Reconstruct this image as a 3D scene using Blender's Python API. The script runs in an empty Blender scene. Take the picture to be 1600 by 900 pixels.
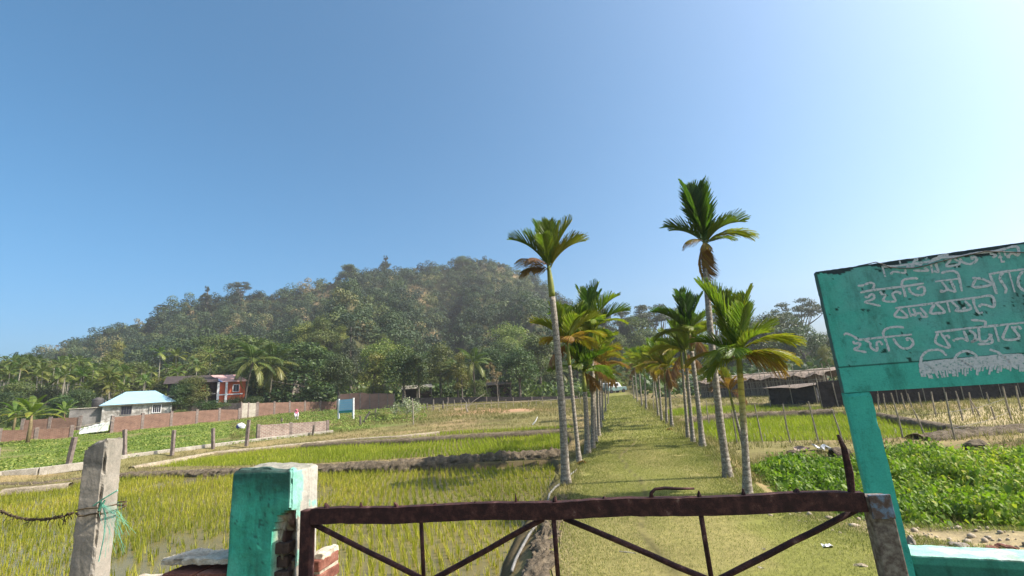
import bpy, bmesh, math, random
import numpy as np
from mathutils import Vector, Matrix
R = math.radians
rng = np.random.default_rng(11)
random.seed(11)

# ------------------------------------------------------------------ camera, world, sun, exposure
SC = bpy.context.scene
COL = SC.collection
FPX, ROLL, PITCH, EYE = 712.0, R(4.3), R(13.0), 1.8          # focal length in photo pixels (1600 wide)
cam_d = bpy.data.cameras.new("camera"); cam = bpy.data.objects.new("camera", cam_d); COL.objects.link(cam)
cam_d.sensor_width = 36.0; cam_d.lens = FPX / 1600 * 36.0; cam_d.clip_start = 0.05; cam_d.clip_end = 6000
_f = np.array([0, math.cos(PITCH), math.sin(PITCH)]); _r = np.array([1.0, 0, 0]); _u = np.array([0, -math.sin(PITCH), math.cos(PITCH)])
_cr, _sr = math.cos(ROLL), math.sin(ROLL)
_X = _cr * _r - _sr * _u; _Y = _sr * _r + _cr * _u
CAM = np.array([0, 0, EYE])
cam.matrix_world = Matrix(((_X[0], _Y[0], -_f[0], 0), (_X[1], _Y[1], -_f[1], 0), (_X[2], _Y[2], -_f[2], EYE), (0, 0, 0, 1)))
SC.camera = cam
SUN_EL, SUN_AZ = 44.0, 98.0                                  # azimuth clockwise from +Y (the way the camera looks)
W = bpy.data.worlds.new("World"); SC.world = W; W.use_nodes = True
_n = W.node_tree.nodes; _bg = _n["Background"]
sky = _n.new("ShaderNodeTexSky"); sky.sky_type = 'NISHITA'; sky.sun_disc = False
sky.sun_elevation = R(SUN_EL); sky.sun_rotation = R(SUN_AZ)
sky.altitude = 0; sky.air_density = 0.8; sky.dust_density = 4.0; sky.ozone_density = 6.0
_hs = _n.new('ShaderNodeHueSaturation'); _hs.inputs['Saturation'].default_value = 1.17; _hs.inputs['Hue'].default_value = .482; W.node_tree.links.new(sky.outputs[0], _hs.inputs['Color']); W.node_tree.links.new(_hs.outputs[0], _bg.inputs[0]); _bg.inputs[1].default_value = 0.14
sun_d = bpy.data.lights.new("sun", 'SUN'); sun = bpy.data.objects.new("sun", sun_d); COL.objects.link(sun)
sun_d.energy = 5.0; sun_d.angle = R(0.53); sun_d.color = (1.0, 0.93, 0.82)
SUND = Vector((math.sin(R(SUN_AZ)) * math.cos(R(SUN_EL)), math.cos(R(SUN_AZ)) * math.cos(R(SUN_EL)), math.sin(R(SUN_EL))))
sun.rotation_euler = SUND.to_track_quat('Z', 'Y').to_euler(); sun.location = SUND * 50
SC.view_settings.view_transform = 'Standard'; SC.view_settings.look = 'None'
SC.view_settings.exposure = 0.82; SC.view_settings.gamma = 1.0; SC.view_settings.use_curve_mapping = False
SC.cycles.max_bounces = 6; SC.cycles.diffuse_bounces = 3; SC.cycles.glossy_bounces = 2
SC.cycles.transmission_bounces = 3; SC.cycles.transparent_max_bounces = 4; SC.cycles.volume_bounces = 0
SC.cycles.caustics_reflective = False; SC.cycles.caustics_refractive = False

# ------------------------------------------------------------------ survey of the place: sight lines into world points
def ray(u, v):
    x = (u - 800) / FPX; y = (450 - v) / FPX
    return _f + (x * _cr + y * _sr) * _r + (-x * _sr + y * _cr) * _u
def ground(u, v, z=0.0):
    d = ray(u, v); return CAM + d * (z - EYE) / d[2]
def atY(u, v, Y):
    d = ray(u, v); return CAM + d * Y / d[1]
def onpl(u, v, P0, d):
    n = np.array([d[1], -d[0], 0]); r = ray(u, v); p = CAM + r * (((np.array(P0) - CAM) @ n) / (r @ n))
    return float((p[:2] - np.array(P0[:2])) @ np.array(d[:2])), float(p[2])

# ------------------------------------------------------------------ helpers
def tag(o, label=None, cat=None, group=None, kind=None):
    if label: o['label'] = label
    if cat: o['category'] = cat
    if group: o['group'] = group
    if kind: o['kind'] = kind
    return o
def empty(name, loc, rz=0.0):
    o = bpy.data.objects.new(name, None); COL.objects.link(o)
    o.location = Vector(loc); o.rotation_euler = (0, 0, rz); o.empty_display_size = 0.2
    return o
def place(name, me, parent=None, loc=None, rot=None, scale=None):
    o = bpy.data.objects.new(name, me); COL.objects.link(o)
    if parent is not None: o.parent = parent
    if loc is not None: o.location = Vector(loc)
    if rot is not None: o.rotation_euler = rot
    if scale is not None: o.scale = (scale,) * 3 if isinstance(scale, (int, float)) else scale
    return o
def npmesh(name, V, F, mat, tint=None, smooth=False, col=None):
    """V (n,3), F (m,k) all faces the same size"""
    V = np.asarray(V, np.float32); F = np.asarray(F, np.int32)
    me = bpy.data.meshes.new(name); m, k = F.shape
    me.vertices.add(len(V)); me.vertices.foreach_set("co", V.ravel())
    me.loops.add(m * k); me.loops.foreach_set("vertex_index", F.ravel())
    me.polygons.add(m); me.polygons.foreach_set("loop_start", np.arange(0, m * k, k, dtype=np.int32))
    me.polygons.foreach_set("loop_total", np.full(m, k, np.int32))
    if smooth: me.polygons.foreach_set("use_smooth", np.ones(m, bool))
    if tint is not None:
        a = me.attributes.new("tint", 'FLOAT', 'POINT'); a.data.foreach_set("value", np.asarray(tint, np.float32))
    if col is not None:
        a = me.attributes.new("zone", 'FLOAT_COLOR', 'POINT')
        c = np.ones((len(V), 4), np.float32); c[:, :3] = col; a.data.foreach_set("color", c.ravel())
    me.update(calc_edges=True); me.validate()
    if mat: me.materials.append(mat)
    return me
class MB:
    """collects boxes, tubes and strips, links them as ONE mesh"""
    def __init__(s): s.v = []; s.f = []; s.t = []
    def add(s, V, F, t=0.0):
        b = len(s.v); s.v += [tuple(p) for p in V]; s.f += [tuple(i + b for i in q) for q in F]; s.t += [t] * len(V); return s
    def box(s, c, size, rz=0.0, top=None, M=None, t=0.0):
        sx, sy, sz = [q / 2 for q in size]; tx, ty = top or (1, 1)
        P = [(-sx, -sy, -sz), (sx, -sy, -sz), (sx, sy, -sz), (-sx, sy, -sz), (-sx * tx, -sy * ty, sz), (sx * tx, -sy * ty, sz), (sx * tx, sy * ty, sz), (-sx * tx, sy * ty, sz)]
        A = Matrix.Rotation(rz, 3, 'Z') if M is None else M
        P = [Vector(c) + A @ Vector(p) for p in P]
        return s.add(P, [(0, 3, 2, 1), (4, 5, 6, 7), (0, 1, 5, 4), (1, 2, 6, 5), (2, 3, 7, 6), (3, 0, 4, 7)], t)
    def tube(s, pts, rad, n=8, cap=True, t=0.0, jit=0.0):
        pts = [Vector(p) for p in pts]
        if not hasattr(rad, '__len__'): rad = [rad] * len(pts)
        V = []; F = []; prev = None
        for i, p in enumerate(pts):
            d = (pts[min(i + 1, len(pts) - 1)] - pts[max(i - 1, 0)]).normalized()
            a = prev if prev is not None else (Vector((0, 0, 1)) if abs(d.z) < .9 else Vector((1, 0, 0)))
            a = (a - d * a.dot(d)).normalized(); prev = a; b = d.cross(a)
            for k in range(n):
                an = 2 * math.pi * k / n; rr = rad[i] * (1 + random.uniform(-jit, jit))
                V.append(p + a * math.cos(an) * rr + b * math.sin(an) * rr)
        for i in range(len(pts) - 1):
            for k in range(n):
                F.append((i * n + k, i * n + (k + 1) % n, (i + 1) * n + (k + 1) % n, (i + 1) * n + k))
        if cap: F.append(tuple(range(n))[::-1]); F.append(tuple((len(pts) - 1) * n + k for k in range(n)))
        return s.add(V, F, t)
    def bar(s, p, q, w, h=None, t=0.0):
        """square bar from p to q"""
        p = Vector(p); q = Vector(q); d = (q - p); L = d.length; d.normalize()
        a = Vector((0, 0, 1)) if abs(d.z) < .95 else Vector((0, 1, 0))
        b = d.cross(a).normalized(); a = b.cross(d)
        M = Matrix((d, b, a)).transposed()
        return s.box((p + q) / 2, (L, w, h or w), M=M, t=t)
    def build(s, name, mat, parent=None, smooth=False, bevel=0.0, loc=None, rz=0.0):
        me = bpy.data.meshes.new(name); me.from_pydata(s.v, [], s.f); me.validate()
        a = me.attributes.new("tint", 'FLOAT', 'POINT'); a.data.foreach_set("value", np.array(s.t[:len(me.vertices)], np.float32))
        if mat: me.materials.append(mat)
        if smooth:
            for p in me.polygons: p.use_smooth = True
        o = bpy.data.objects.new(name, me); COL.objects.link(o)
        if parent is not None: o.parent = parent
        if loc is not None: o.location = Vector(loc); o.rotation_euler = (0, 0, rz)
        if bevel:
            m = o.modifiers.new("bevel", 'BEVEL'); m.width = bevel; m.segments = 2; m.limit_method = 'ANGLE'
        return o
def rough_box(size, cuts, amp, seed, freq=6.0, taper=1.0, chips=0.0, corner=0.0):
    """box mesh with subdivided faces pushed by noise: cast concrete, masonry; base at z=0"""
    from mathutils import noise
    bm = bmesh.new(); bmesh.ops.create_cube(bm, size=1.0)
    for v in bm.verts: v.co = Vector((v.co.x * size[0], v.co.y * size[1], (v.co.z + .5) * size[2]))
    L = max(size)
    for ax in range(3):
        es = [e for e in bm.edges if abs((e.verts[0].co - e.verts[1].co)[ax]) > 1e-5 and abs((e.verts[0].co - e.verts[1].co).normalized()[ax]) > .99]
        n = max(1, int(cuts * size[ax] / L))
        bmesh.ops.subdivide_edges(bm, edges=es, cuts=n, use_grid_fill=True)
    bm.normal_update(); off = Vector((seed * 3.1, seed * 1.7, seed * 5.3)); mv = {}
    hx, hy = size[0] / 2, size[1] / 2
    for v in bm.verts:
        n1 = noise.fractal(v.co * freq + off, 0.8, 2.0, 4); d = v.normal * n1 * amp
        ex = abs(abs(v.co.x) - hx) < 1e-4; ey = abs(abs(v.co.y) - hy) < 1e-4; ez = v.co.z > size[2] - 1e-4
        if chips and (ex + ey + ez) >= 2:
            c = noise.noise(v.co * freq * 1.3 + off * 2)
            c2 = noise.noise(v.co * freq * 4 + off * 3)
            d -= v.normal * (max(0, c - .05) * chips * 1.6 + max(0, c2) * chips * .5 + corner)
        mv[v] = d
    for v in bm.verts:
        v.co += mv[v]
        k = 1 + (taper - 1) * v.co.z / size[2]; v.co.x *= k; v.co.y *= k
    me = bpy.data.meshes.new("rough"); bm.to_mesh(me); bm.free()
    return me

# ------------------------------------------------------------------ materials
def new_mat(name):
    m = bpy.data.materials.new(name); m.use_nodes = True
    return m, m.node_tree.nodes, m.node_tree.links, m.node_tree.nodes["Principled BSDF"]
def ramp(n, stops, interp='LINEAR'):
    r = n.new("ShaderNodeValToRGB"); cr = r.color_ramp; cr.interpolation = interp
    while len(cr.elements) > 1: cr.elements.remove(cr.elements[-1])
    cr.elements[0].position = stops[0][0]; cr.elements[0].color = (*stops[0][1], 1)
    for p, c in stops[1:]:
        e = cr.elements.new(p); e.color = (*c, 1)
    return r
def noise_node(n, l, scale, detail=6, rough=.6, co=None, dist=0.0):
    t = n.new("ShaderNodeTexNoise"); t.inputs["Scale"].default_value = scale; t.inputs["Detail"].default_value = detail
    t.inputs["Roughness"].default_value = rough; t.inputs["Distortion"].default_value = dist
    if co is None:
        tc = n.new("ShaderNodeTexCoord"); co = tc.outputs["Object"]
    l.new(co, t.inputs["Vector"]); return t
def mixc(n, l, a, b, fac, mode='MIX'):
    m = n.new("ShaderNodeMix"); m.data_type = 'RGBA'; m.blend_type = mode
    for s, x in ((0, fac), (6, a), (7, b)):
        if isinstance(x, (int, float)): m.inputs[s].default_value = x
        elif isinstance(x, tuple): m.inputs[s].default_value = (*x, 1)
        else: l.new(x, m.inputs[s])
    return m.outputs[2]
def mathn(n, l, op, a, b=0.0, clamp=False):
    m = n.new("ShaderNodeMath"); m.operation = op; m.use_clamp = clamp
    for s, x in ((0, a), (1, b)):
        if isinstance(x, (int, float)): m.inputs[s].default_value = x
        else: l.new(x, m.inputs[s])
    return m.outputs[0]
def bump(n, l, bs, h, strength=.4, dist=.02):
    b = n.new("ShaderNodeBump"); b.inputs["Strength"].default_value = strength; b.inputs["Distance"].default_value = dist
    l.new(h, b.inputs["Height"]); l.new(b.outputs[0], bs.inputs["Normal"])
def plain(name, stops, scale=4.0, rough=.8, bmp=.3, bd=.01, detail=8, spec=.3, metal=0.0, dist=0.0, fine=None):
    m, n, l, b = new_mat(name); t = noise_node(n, l, scale, detail, .65, dist=dist); r = ramp(n, stops)
    l.new(t.outputs[0], r.inputs[0]); c = r.outputs[0]; h = t.outputs[0]
    if fine:
        t2 = noise_node(n, l, fine, 4, .7); r2 = ramp(n, [(.3, (.62, .62, .62)), (.7, (1.25, 1.25, 1.25))])
        l.new(t2.outputs[0], r2.inputs[0]); c = mixc(n, l, c, r2.outputs[0], .8, 'MULTIPLY'); h = t2.outputs[0]
    l.new(c, b.inputs["Base Color"]); b.inputs["Roughness"].default_value = rough
    b.inputs["Specular IOR Level"].default_value = spec; b.inputs["Metallic"].default_value = metal
    if bmp: bump(n, l, b, h, bmp, bd)
    return m
def leaf_mat(name, stops, trans=.35, rough=.5, hue=.03, val=.25, objcol=False, spec=.35):
    """leaf colour by the tint attribute, a different shade per plant, light shining through"""
    m, n, l, b = new_mat(name)
    at = n.new("ShaderNodeAttribute"); at.attribute_name = "tint"; fac = at.outputs["Fac"]
    oi = n.new("ShaderNodeObjectInfo")
    if objcol:
        sp = n.new("ShaderNodeSeparateColor"); l.new(oi.outputs["Color"], sp.inputs[0])
        fac = mathn(n, l, 'ADD', mathn(n, l, 'MULTIPLY', mathn(n, l, 'SUBTRACT', fac, .5), .32), sp.outputs[0], True)
    r = ramp(n, stops); l.new(fac, r.inputs[0])
    hs = n.new("ShaderNodeHueSaturation"); l.new(r.outputs[0], hs.inputs["Color"])
    l.new(mathn(n, l, 'ADD', mathn(n, l, 'MULTIPLY', oi.outputs["Random"], 2 * hue), .5 - hue), hs.inputs["Hue"])
    l.new(mathn(n, l, 'ADD', mathn(n, l, 'MULTIPLY', oi.outputs["Random"], val), 1 - val / 2), hs.inputs["Value"])
    c = hs.outputs[0]; l.new(c, b.inputs["Base Color"]); b.inputs["Roughness"].default_value = rough
    b.inputs["Specular IOR Level"].default_value = spec
    tr = n.new("ShaderNodeBsdfTranslucent"); l.new(mixc(n, l, c, (1.0, 1.25, .5), 1.0, 'MULTIPLY'), tr.inputs[0])
    mx = n.new("ShaderNodeMixShader"); mx.inputs[0].default_value = trans
    l.new(b.outputs[0], mx.inputs[1]); l.new(tr.outputs[0], mx.inputs[2])
    l.new(mx.outputs[0], n["Material Output"].inputs[0])
    return m
def zone_mat(name, scale=9.0, fine=60.0, amt=.75, bmp=.5, bd=.03):
    """ground: soil / turf colour stored per vertex where each kind of ground lies, broken up by noise"""
    m, n, l, b = new_mat(name)
    at = n.new("ShaderNodeAttribute"); at.attribute_name = "zone"
    a = noise_node(n, l, .55, 5, .6); f = noise_node(n, l, scale, 8, .7); g = noise_node(n, l, fine, 3, .7)
    ra = ramp(n, [(.3, (.72, .72, .66)), (.7, (1.22, 1.2, 1.15))]); l.new(a.outputs[0], ra.inputs[0])
    rf = ramp(n, [(.3, (.6, .58, .5)), (.5, (1, 1, 1)), (.72, (1.4, 1.36, 1.2))]); l.new(f.outputs[0], rf.inputs[0])
    rg = ramp(n, [(.3, (.6, .62, .6)), (.7, (1.35, 1.32, 1.25))]); l.new(g.outputs[0], rg.inputs[0])
    c = mixc(n, l, at.outputs["Color"], ra.outputs[0], amt, 'MULTIPLY'); c = mixc(n, l, c, rf.outputs[0], amt, 'MULTIPLY')
    c = mixc(n, l, c, rg.outputs[0], amt * .8, 'MULTIPLY')
    l.new(c, b.inputs["Base Color"]); b.inputs["Roughness"].default_value = .95; b.inputs["Specular IOR Level"].default_value = .1
    bump(n, l, b, f.outputs[0], bmp, bd)
    return m
def brick_mat(name, c1, c2, mortar, scale=1.0, bw=.25, bh=.075, ms=.012, dirt=.6):
    m, n, l, b = new_mat(name); tc = n.new("ShaderNodeTexCoord"); mp = n.new("ShaderNodeMapping")
    mp.inputs["Rotation"].default_value = (R(90), 0, 0); l.new(tc.outputs["Object"], mp.inputs[0])
    bt = n.new("ShaderNodeTexBrick"); l.new(mp.outputs[0], bt.inputs["Vector"])
    for k, v in (("Color1", c1), ("Color2", c2), ("Mortar", mortar)): bt.inputs[k].default_value = (*v, 1)
    bt.inputs["Scale"].default_value = scale; bt.inputs["Mortar Size"].default_value = ms
    bt.inputs["Brick Width"].default_value = bw; bt.inputs["Row Height"].default_value = bh; bt.inputs["Bias"].default_value = -.1
    t = noise_node(n, l, 1.7, 8, .7); r = ramp(n, [(.3, (.45, .42, .4)), (.55, (1, 1, 1)), (.8, (1.35, 1.35, 1.35))]); l.new(t.outputs[0], r.inputs[0])
    l.new(mixc(n, l, bt.outputs[0], r.outputs[0], dirt, 'MULTIPLY'), b.inputs["Base Color"]); b.inputs["Roughness"].default_value = .9
    bump(n, l, b, bt.outputs["Fac"], -.4, .008)
    return m

# leaf palettes
AR = [(0, (.034, .070, .012)), (.2, (.075, .140, .018)), (.4, (.17, .225, .026)), (.58, (.31, .28, .032)), (.72, (.33, .19, .038)), (.86, (.25, .115, .05)), (1, (.22, .14, .09))]
M_AR = leaf_mat("areca_leaf", AR, .45, .42, .012, .2, True, .45)
M_FARP = leaf_mat("grove_palm_leaf", [(0, (.040, .070, .014)), (.5, (.115, .15, .028)), (1, (.27, .25, .06))], .3, .5, .03, .4)
M_COCO = leaf_mat("coconut_leaf", [(0, (.028, .05, .012)), (.5, (.075, .105, .024)), (.8, (.22, .21, .055)), (1, (.32, .27, .12))], .3, .45, .02, .2)
M_BAN = leaf_mat("banana_leaf", [(0, (.05, .10, .018)), (.5, (.16, .22, .03)), (.8, (.32, .28, .04)), (1, (.35, .17, .03))], .4, .45, .02, .1)
M_DARK = leaf_mat("dark_leaf", [(0, (.022, .042, .012)), (.5, (.050, .078, .020)), (1, (.105, .135, .036))], .22, .5, .025, .35)
M_MID = leaf_mat("mid_leaf", [(0, (.042, .068, .017)), (.5, (.092, .125, .030)), (1, (.18, .20, .055))], .28, .55, .03, .4)
M_LITE = leaf_mat("light_leaf", [(0, (.075, .105, .024)), (.5, (.17, .19, .04)), (1, (.28, .26, .07))], .3, .55, .025, .35)
M_GREY = leaf_mat("feathery_leaf", [(0, (.032, .046, .024)), (.5, (.062, .078, .042)), (1, (.11, .12, .072))], .2, .6, .015, .3)
M_BRN = leaf_mat("dry_leaf", [(0, (.085, .065, .03)), (.5, (.17, .12, .05)), (1, (.27, .20, .09))], .2, .7, .015, .3)
M_HILL = leaf_mat("hill_leaf", [(0, (.014, .030, .012)), (.3, (.034, .060, .021)), (.55, (.066, .098, .030)), (.78, (.115, .135, .040)), (.92, (.19, .165, .06)), (1, (.24, .175, .085))], .22, .6, 0, 0)
M_PALE = leaf_mat("pale_leaf", [(0, (.16, .19, .10)), (.5, (.32, .34, .22)), (1, (.5, .5, .38))], .3, .6, .01, .1)
M_RICE = leaf_mat("rice_leaf", [(0, (.17, .19, .02)), (.5, (.32, .31, .03)), (.85, (.42, .37, .05)), (1, (.38, .26, .09))], .42, .55, 0, 0, spec=.2)
M_RICE2 = leaf_mat("rice_leaf_fresh", [(0, (.17, .215, .018)), (.5, (.275, .31, .026)), (1, (.36, .36, .04))], .42, .55, 0, 0, spec=.2)
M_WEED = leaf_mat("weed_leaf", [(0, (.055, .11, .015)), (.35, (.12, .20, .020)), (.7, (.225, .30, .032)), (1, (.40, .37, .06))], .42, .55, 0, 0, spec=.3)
M_CROP = leaf_mat("crop_leaf", [(0, (.085, .14, .022)), (.5, (.18, .235, .036)), (1, (.32, .31, .085))], .35, .6, 0, 0)
M_TURF = leaf_mat("turf_blade", [(0, (.15, .16, .046)), (.4, (.23, .225, .072)), (.75, (.34, .305, .12)), (1, (.45, .39, .20))], .3, .7, 0, 0, spec=.15)
M_STRAW = leaf_mat("dry_grass_blade", [(0, (.11, .12, .035)), (.5, (.21, .18, .075)), (1, (.36, .28, .14))], .25, .8, 0, 0, spec=.1)
# woods, soils, masonry
M_BARK = plain("bark", [(.3, (.07, .055, .042)), (.6, (.16, .135, .105)), (.8, (.26, .23, .19))], 3, .9, .5, .03)
M_PTRUNK = plain("far_palm_trunk", [(.3, (.17, .15, .115)), (.7, (.33, .30, .24))], 6, .9, .2, .02)
M_BAMBOO = plain("weathered_bamboo", [(.3, (.17, .14, .10)), (.7, (.38, .33, .25))], 12, .7, .2, .005)
M_THATCH = plain("dry_thatch", [(.3, (.095, .072, .055)), (.55, (.20, .155, .12)), (.75, (.33, .275, .215))], 7, .95, .8, .05, fine=40)
M_TARP = plain("black_sheeting", [(.3, (.008, .008, .009)), (.7, (.022, .022, .024))], 5, .6, .5, .04)
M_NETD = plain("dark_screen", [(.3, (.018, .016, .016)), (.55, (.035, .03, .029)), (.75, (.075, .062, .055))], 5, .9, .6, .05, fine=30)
M_RUST = plain("rusty_steel", [(.28, (.012, .004, .005)), (.48, (.034, .011, .011)), (.62, (.080, .030, .025)), (.74, (.21, .14, .12))], 17, .8, .9, .006, fine=140)
M_RUSTP = plain("blue_flaking_steel", [(.3, (.05, .022, .018)), (.5, (.10, .07, .06)), (.58, (.12, .17, .24)), (.75, (.20, .27, .36))], 22, .7, .6, .003)
M_RUSTG = plain("grey_rusted_steel", [(.25, (.03, .018, .014)), (.42, (.10, .075, .062)), (.6, (.21, .18, .15)), (.8, (.30, .27, .23))], 30, .8, .7, .003)
M_CONC = plain("raw_concrete", [(.25, (.12, .11, .095)), (.45, (.26, .24, .205)), (.62, (.37, .345, .30)), (.8, (.47, .45, .40))], 7, .92, .8, .008, fine=70)
M_PLASTER = plain("lime_plaster", [(.3, (.22, .175, .12)), (.5, (.46, .40, .30)), (.75, (.64, .57, .45))], 9, .92, .8, .008, fine=60)
M_BEAM = plain("dusty_concrete_beam", [(.3, (.24, .21, .165)), (.7, (.42, .38, .31))], 3, .95, .5, .02, fine=25)
M_FPOST = plain("old_fence_post", [(.3, (.085, .062, .052)), (.5, (.165, .128, .108)), (.75, (.26, .215, .185))], 5, .95, .4, .02)
M_BRICK = plain("bare_brick", [(.25, (.085, .028, .02)), (.5, (.20, .075, .05)), (.75, (.34, .17, .12))], 9, .95, .8, .01, fine=55)
M_MUD = plain("clodded_mud", [(.25, (.06, .045, .028)), (.5, (.145, .11, .07)), (.75, (.26, .205, .135))], 6, .95, .9, .06, fine=28)
M_SOIL = plain("dry_soil", [(.3, (.20, .155, .10)), (.7, (.42, .35, .25))], 6, .95, .6, .04, fine=30)
M_STONE = plain("stone", [(.3, (.16, .13, .10)), (.7, (.40, .34, .28))], 12, .9, .4, .01)
M_PIPE = plain("grey_plastic_pipe", [(.3, (.10, .095, .085)), (.7, (.30, .285, .26))], 8, .5, .2, .01)
M_BAN_ST = plain("banana_stem", [(.3, (.10, .07, .035)), (.7, (.24, .19, .09))], 5, .8, .3, .02)
M_GLASS = plain("dark_window", [(.3, (.010, .010, .014)), (.7, (.03, .03, .045))], 2, .3, 0)
M_WHITE = plain("white_paint", [(.3, (.62, .60, .58)), (.7, (.78, .77, .75))], 4, .6, .1, .01)
M_WIRE = plain("wire", [(.3, (.06, .05, .045)), (.7, (.14, .12, .10))], 20, .6, 0)
# ------------------------------------------------------------------ the lie of the land
def sstep(a, b, x):
    t = np.clip((x - a) / (b - a), 0, 1); return t * t * (3 - 2 * t)
def vnoise(x, y, seed=0):
    """smooth value noise, vectorised"""
    x = np.asarray(x, float); y = np.asarray(y, float)
    xi = np.floor(x); yi = np.floor(y); fx = x - xi; fy = y - yi
    fx = fx * fx * (3 - 2 * fx); fy = fy * fy * (3 - 2 * fy)
    def h(a, b):
        q = np.sin(a * 127.1 + b * 311.7 + seed * 74.7) * 43758.5453
        return q - np.floor(q)
    return (h(xi, yi) * (1 - fx) + h(xi + 1, yi) * fx) * (1 - fy) + (h(xi, yi + 1) * (1 - fx) + h(xi + 1, yi + 1) * fx) * fy
def fbm(x, y, seed=0, o=4):
    s = 0; a = .5
    for k in range(o): s = s + a * (vnoise(x * 2 ** k, y * 2 ** k, seed + k * 7) - .5); a *= .5
    return s
def seg_dist(x, y, P):
    """distance to a closed polygon, positive inside"""
    x = np.asarray(x, float); y = np.asarray(y, float); d = np.full(x.shape, 1e9); ins = np.zeros(x.shape, bool)
    n = len(P)
    for i in range(n):
        ax, ay = P[i]; bx, by = P[(i + 1) % n]; dx, dy = bx - ax, by - ay
        t = np.clip(((x - ax) * dx + (y - ay) * dy) / (dx * dx + dy * dy + 1e-12), 0, 1)
        d = np.minimum(d, np.hypot(x - ax - t * dx, y - ay - t * dy))
        c = ((ay > y) != (by > y)); ins ^= c & (x < (bx - ax) * (y - ay) / (by - ay + 1e-12) + ax)
    return np.where(ins, d, -d)
WZ = -.33                                                    # water level of the paddies
def gp(*uv, z=WZ): return [tuple(ground(u, v, z)[:2]) for u, v in uv]
PADDY = [
    [(-30, 15), *gp((0, 768), (120, 757), (200, 746), (360, 741), (500, 739), (640, 734), (760, 731), (866, 723), (880, 740), (866, 768), (848, 795), (822, 840), (806, 880)), (-.35, 3.5), (-3.0, 3.75), (-30, 7)],
    gp((205, 734), (340, 713), (420, 704), (505, 698), (640, 691), (760, 684), (885, 677), (896, 690), (884, 711), (760, 715), (640, 721), (500, 729), (360, 733)),
    gp((505, 692), (560, 688), (625, 683), (690, 677), (800, 672), (893, 666), (905, 671), (760, 679), (640, 686)),
    gp((1052, 662), (1130, 656), (1220, 652), (1310, 649), (1390, 655), (1440, 664), (1490, 676), (1460, 688), (1400, 694), (1330, 697), (1240, 698), (1150, 699), (1108, 698)),
    gp((1036, 656), (1040, 643), (1100, 637), (1160, 635), (1210, 637), (1300, 640), (1300, 644), (1220, 646), (1130, 650)),
]
_EL = np.array([(2.5, -.1), (5.1, .08), (9.5, .68), (12.2, 1.30), (13.7, 1.74), (20, 3.0), (35, 6.0), (61, 11.1), (85, 15.9)])
_ER = np.array([(2.5, 4.6), (5.0, 4.2), (6.5, 3.7), (7.7, 3.6), (9.1, 3.95), (13.2, 5.0), (19.2, 6.15), (34, 8.9), (61, 14.2), (85, 19.0)])
def edgeL(y): return np.interp(y, _EL[:, 0], _EL[:, 1])
def edgeR(y): return np.interp(y, _ER[:, 0], _ER[:, 1])
# the hill: elevation of its wooded skyline seen from the gate, by bearing
_SIL = [(-260, 600), (-80, 575), (0, 564), (60, 549), (110, 536), (160, 512), (230, 489), (300, 463), (370, 449), (430, 450), (500, 432), (560, 419), (620, 413), (680, 408), (720, 397), (770, 396),
        (800, 409), (840, 429), (870, 452), (905, 476), (950, 496), (1000, 508), (1100, 520), (1200, 512), (1300, 505), (1500, 500), (1800, 495)]
_SB = np.array([(ray(u, v)[0] / ray(u, v)[1], ray(u, v)[2] / ray(u, v)[1]) for u, v in _SIL])
def ridge_y(a): return np.interp(a, [-1.6, -.9, -.5, 0, .12, .25, .6, 1.5], [230, 215, 235, 265, 260, 215, 165, 140])
def ridge_z(a):
    y = ridge_y(a); return EYE + np.interp(a, _SB[:, 0], _SB[:, 1]) * y - np.interp(a, [-.2, .1, .25], [6.0, 7.0, 11.0])
def hill(x, y):
    y = np.maximum(np.asarray(y, float), 20.0); a = np.asarray(x, float) / y; yr = ridge_y(a); y0 = 92 + 10 * fbm(a * 6, a * 0 + 3, 5)
    t = np.clip((y - y0) / (yr - y0), 0, 1); H = np.maximum(ridge_z(a) - 3.0, 2)
    sp = fbm(a * 9 + .3, t * 1.3, 21, 3)
    prof = t ** 1.15 * (1 - .18 * np.sin(t * math.pi)) + .95 * sp * np.sin(np.clip(t, 0, 1) * math.pi) ** .8
    prof = prof - .20 * np.abs(fbm(a * 16, t * 2.5, 33, 3)) * np.sin(t * math.pi)
    return 3.0 + H * np.clip(prof, 0, 1.02) * (y > y0) - .12 * np.maximum(0, y - yr)
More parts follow.
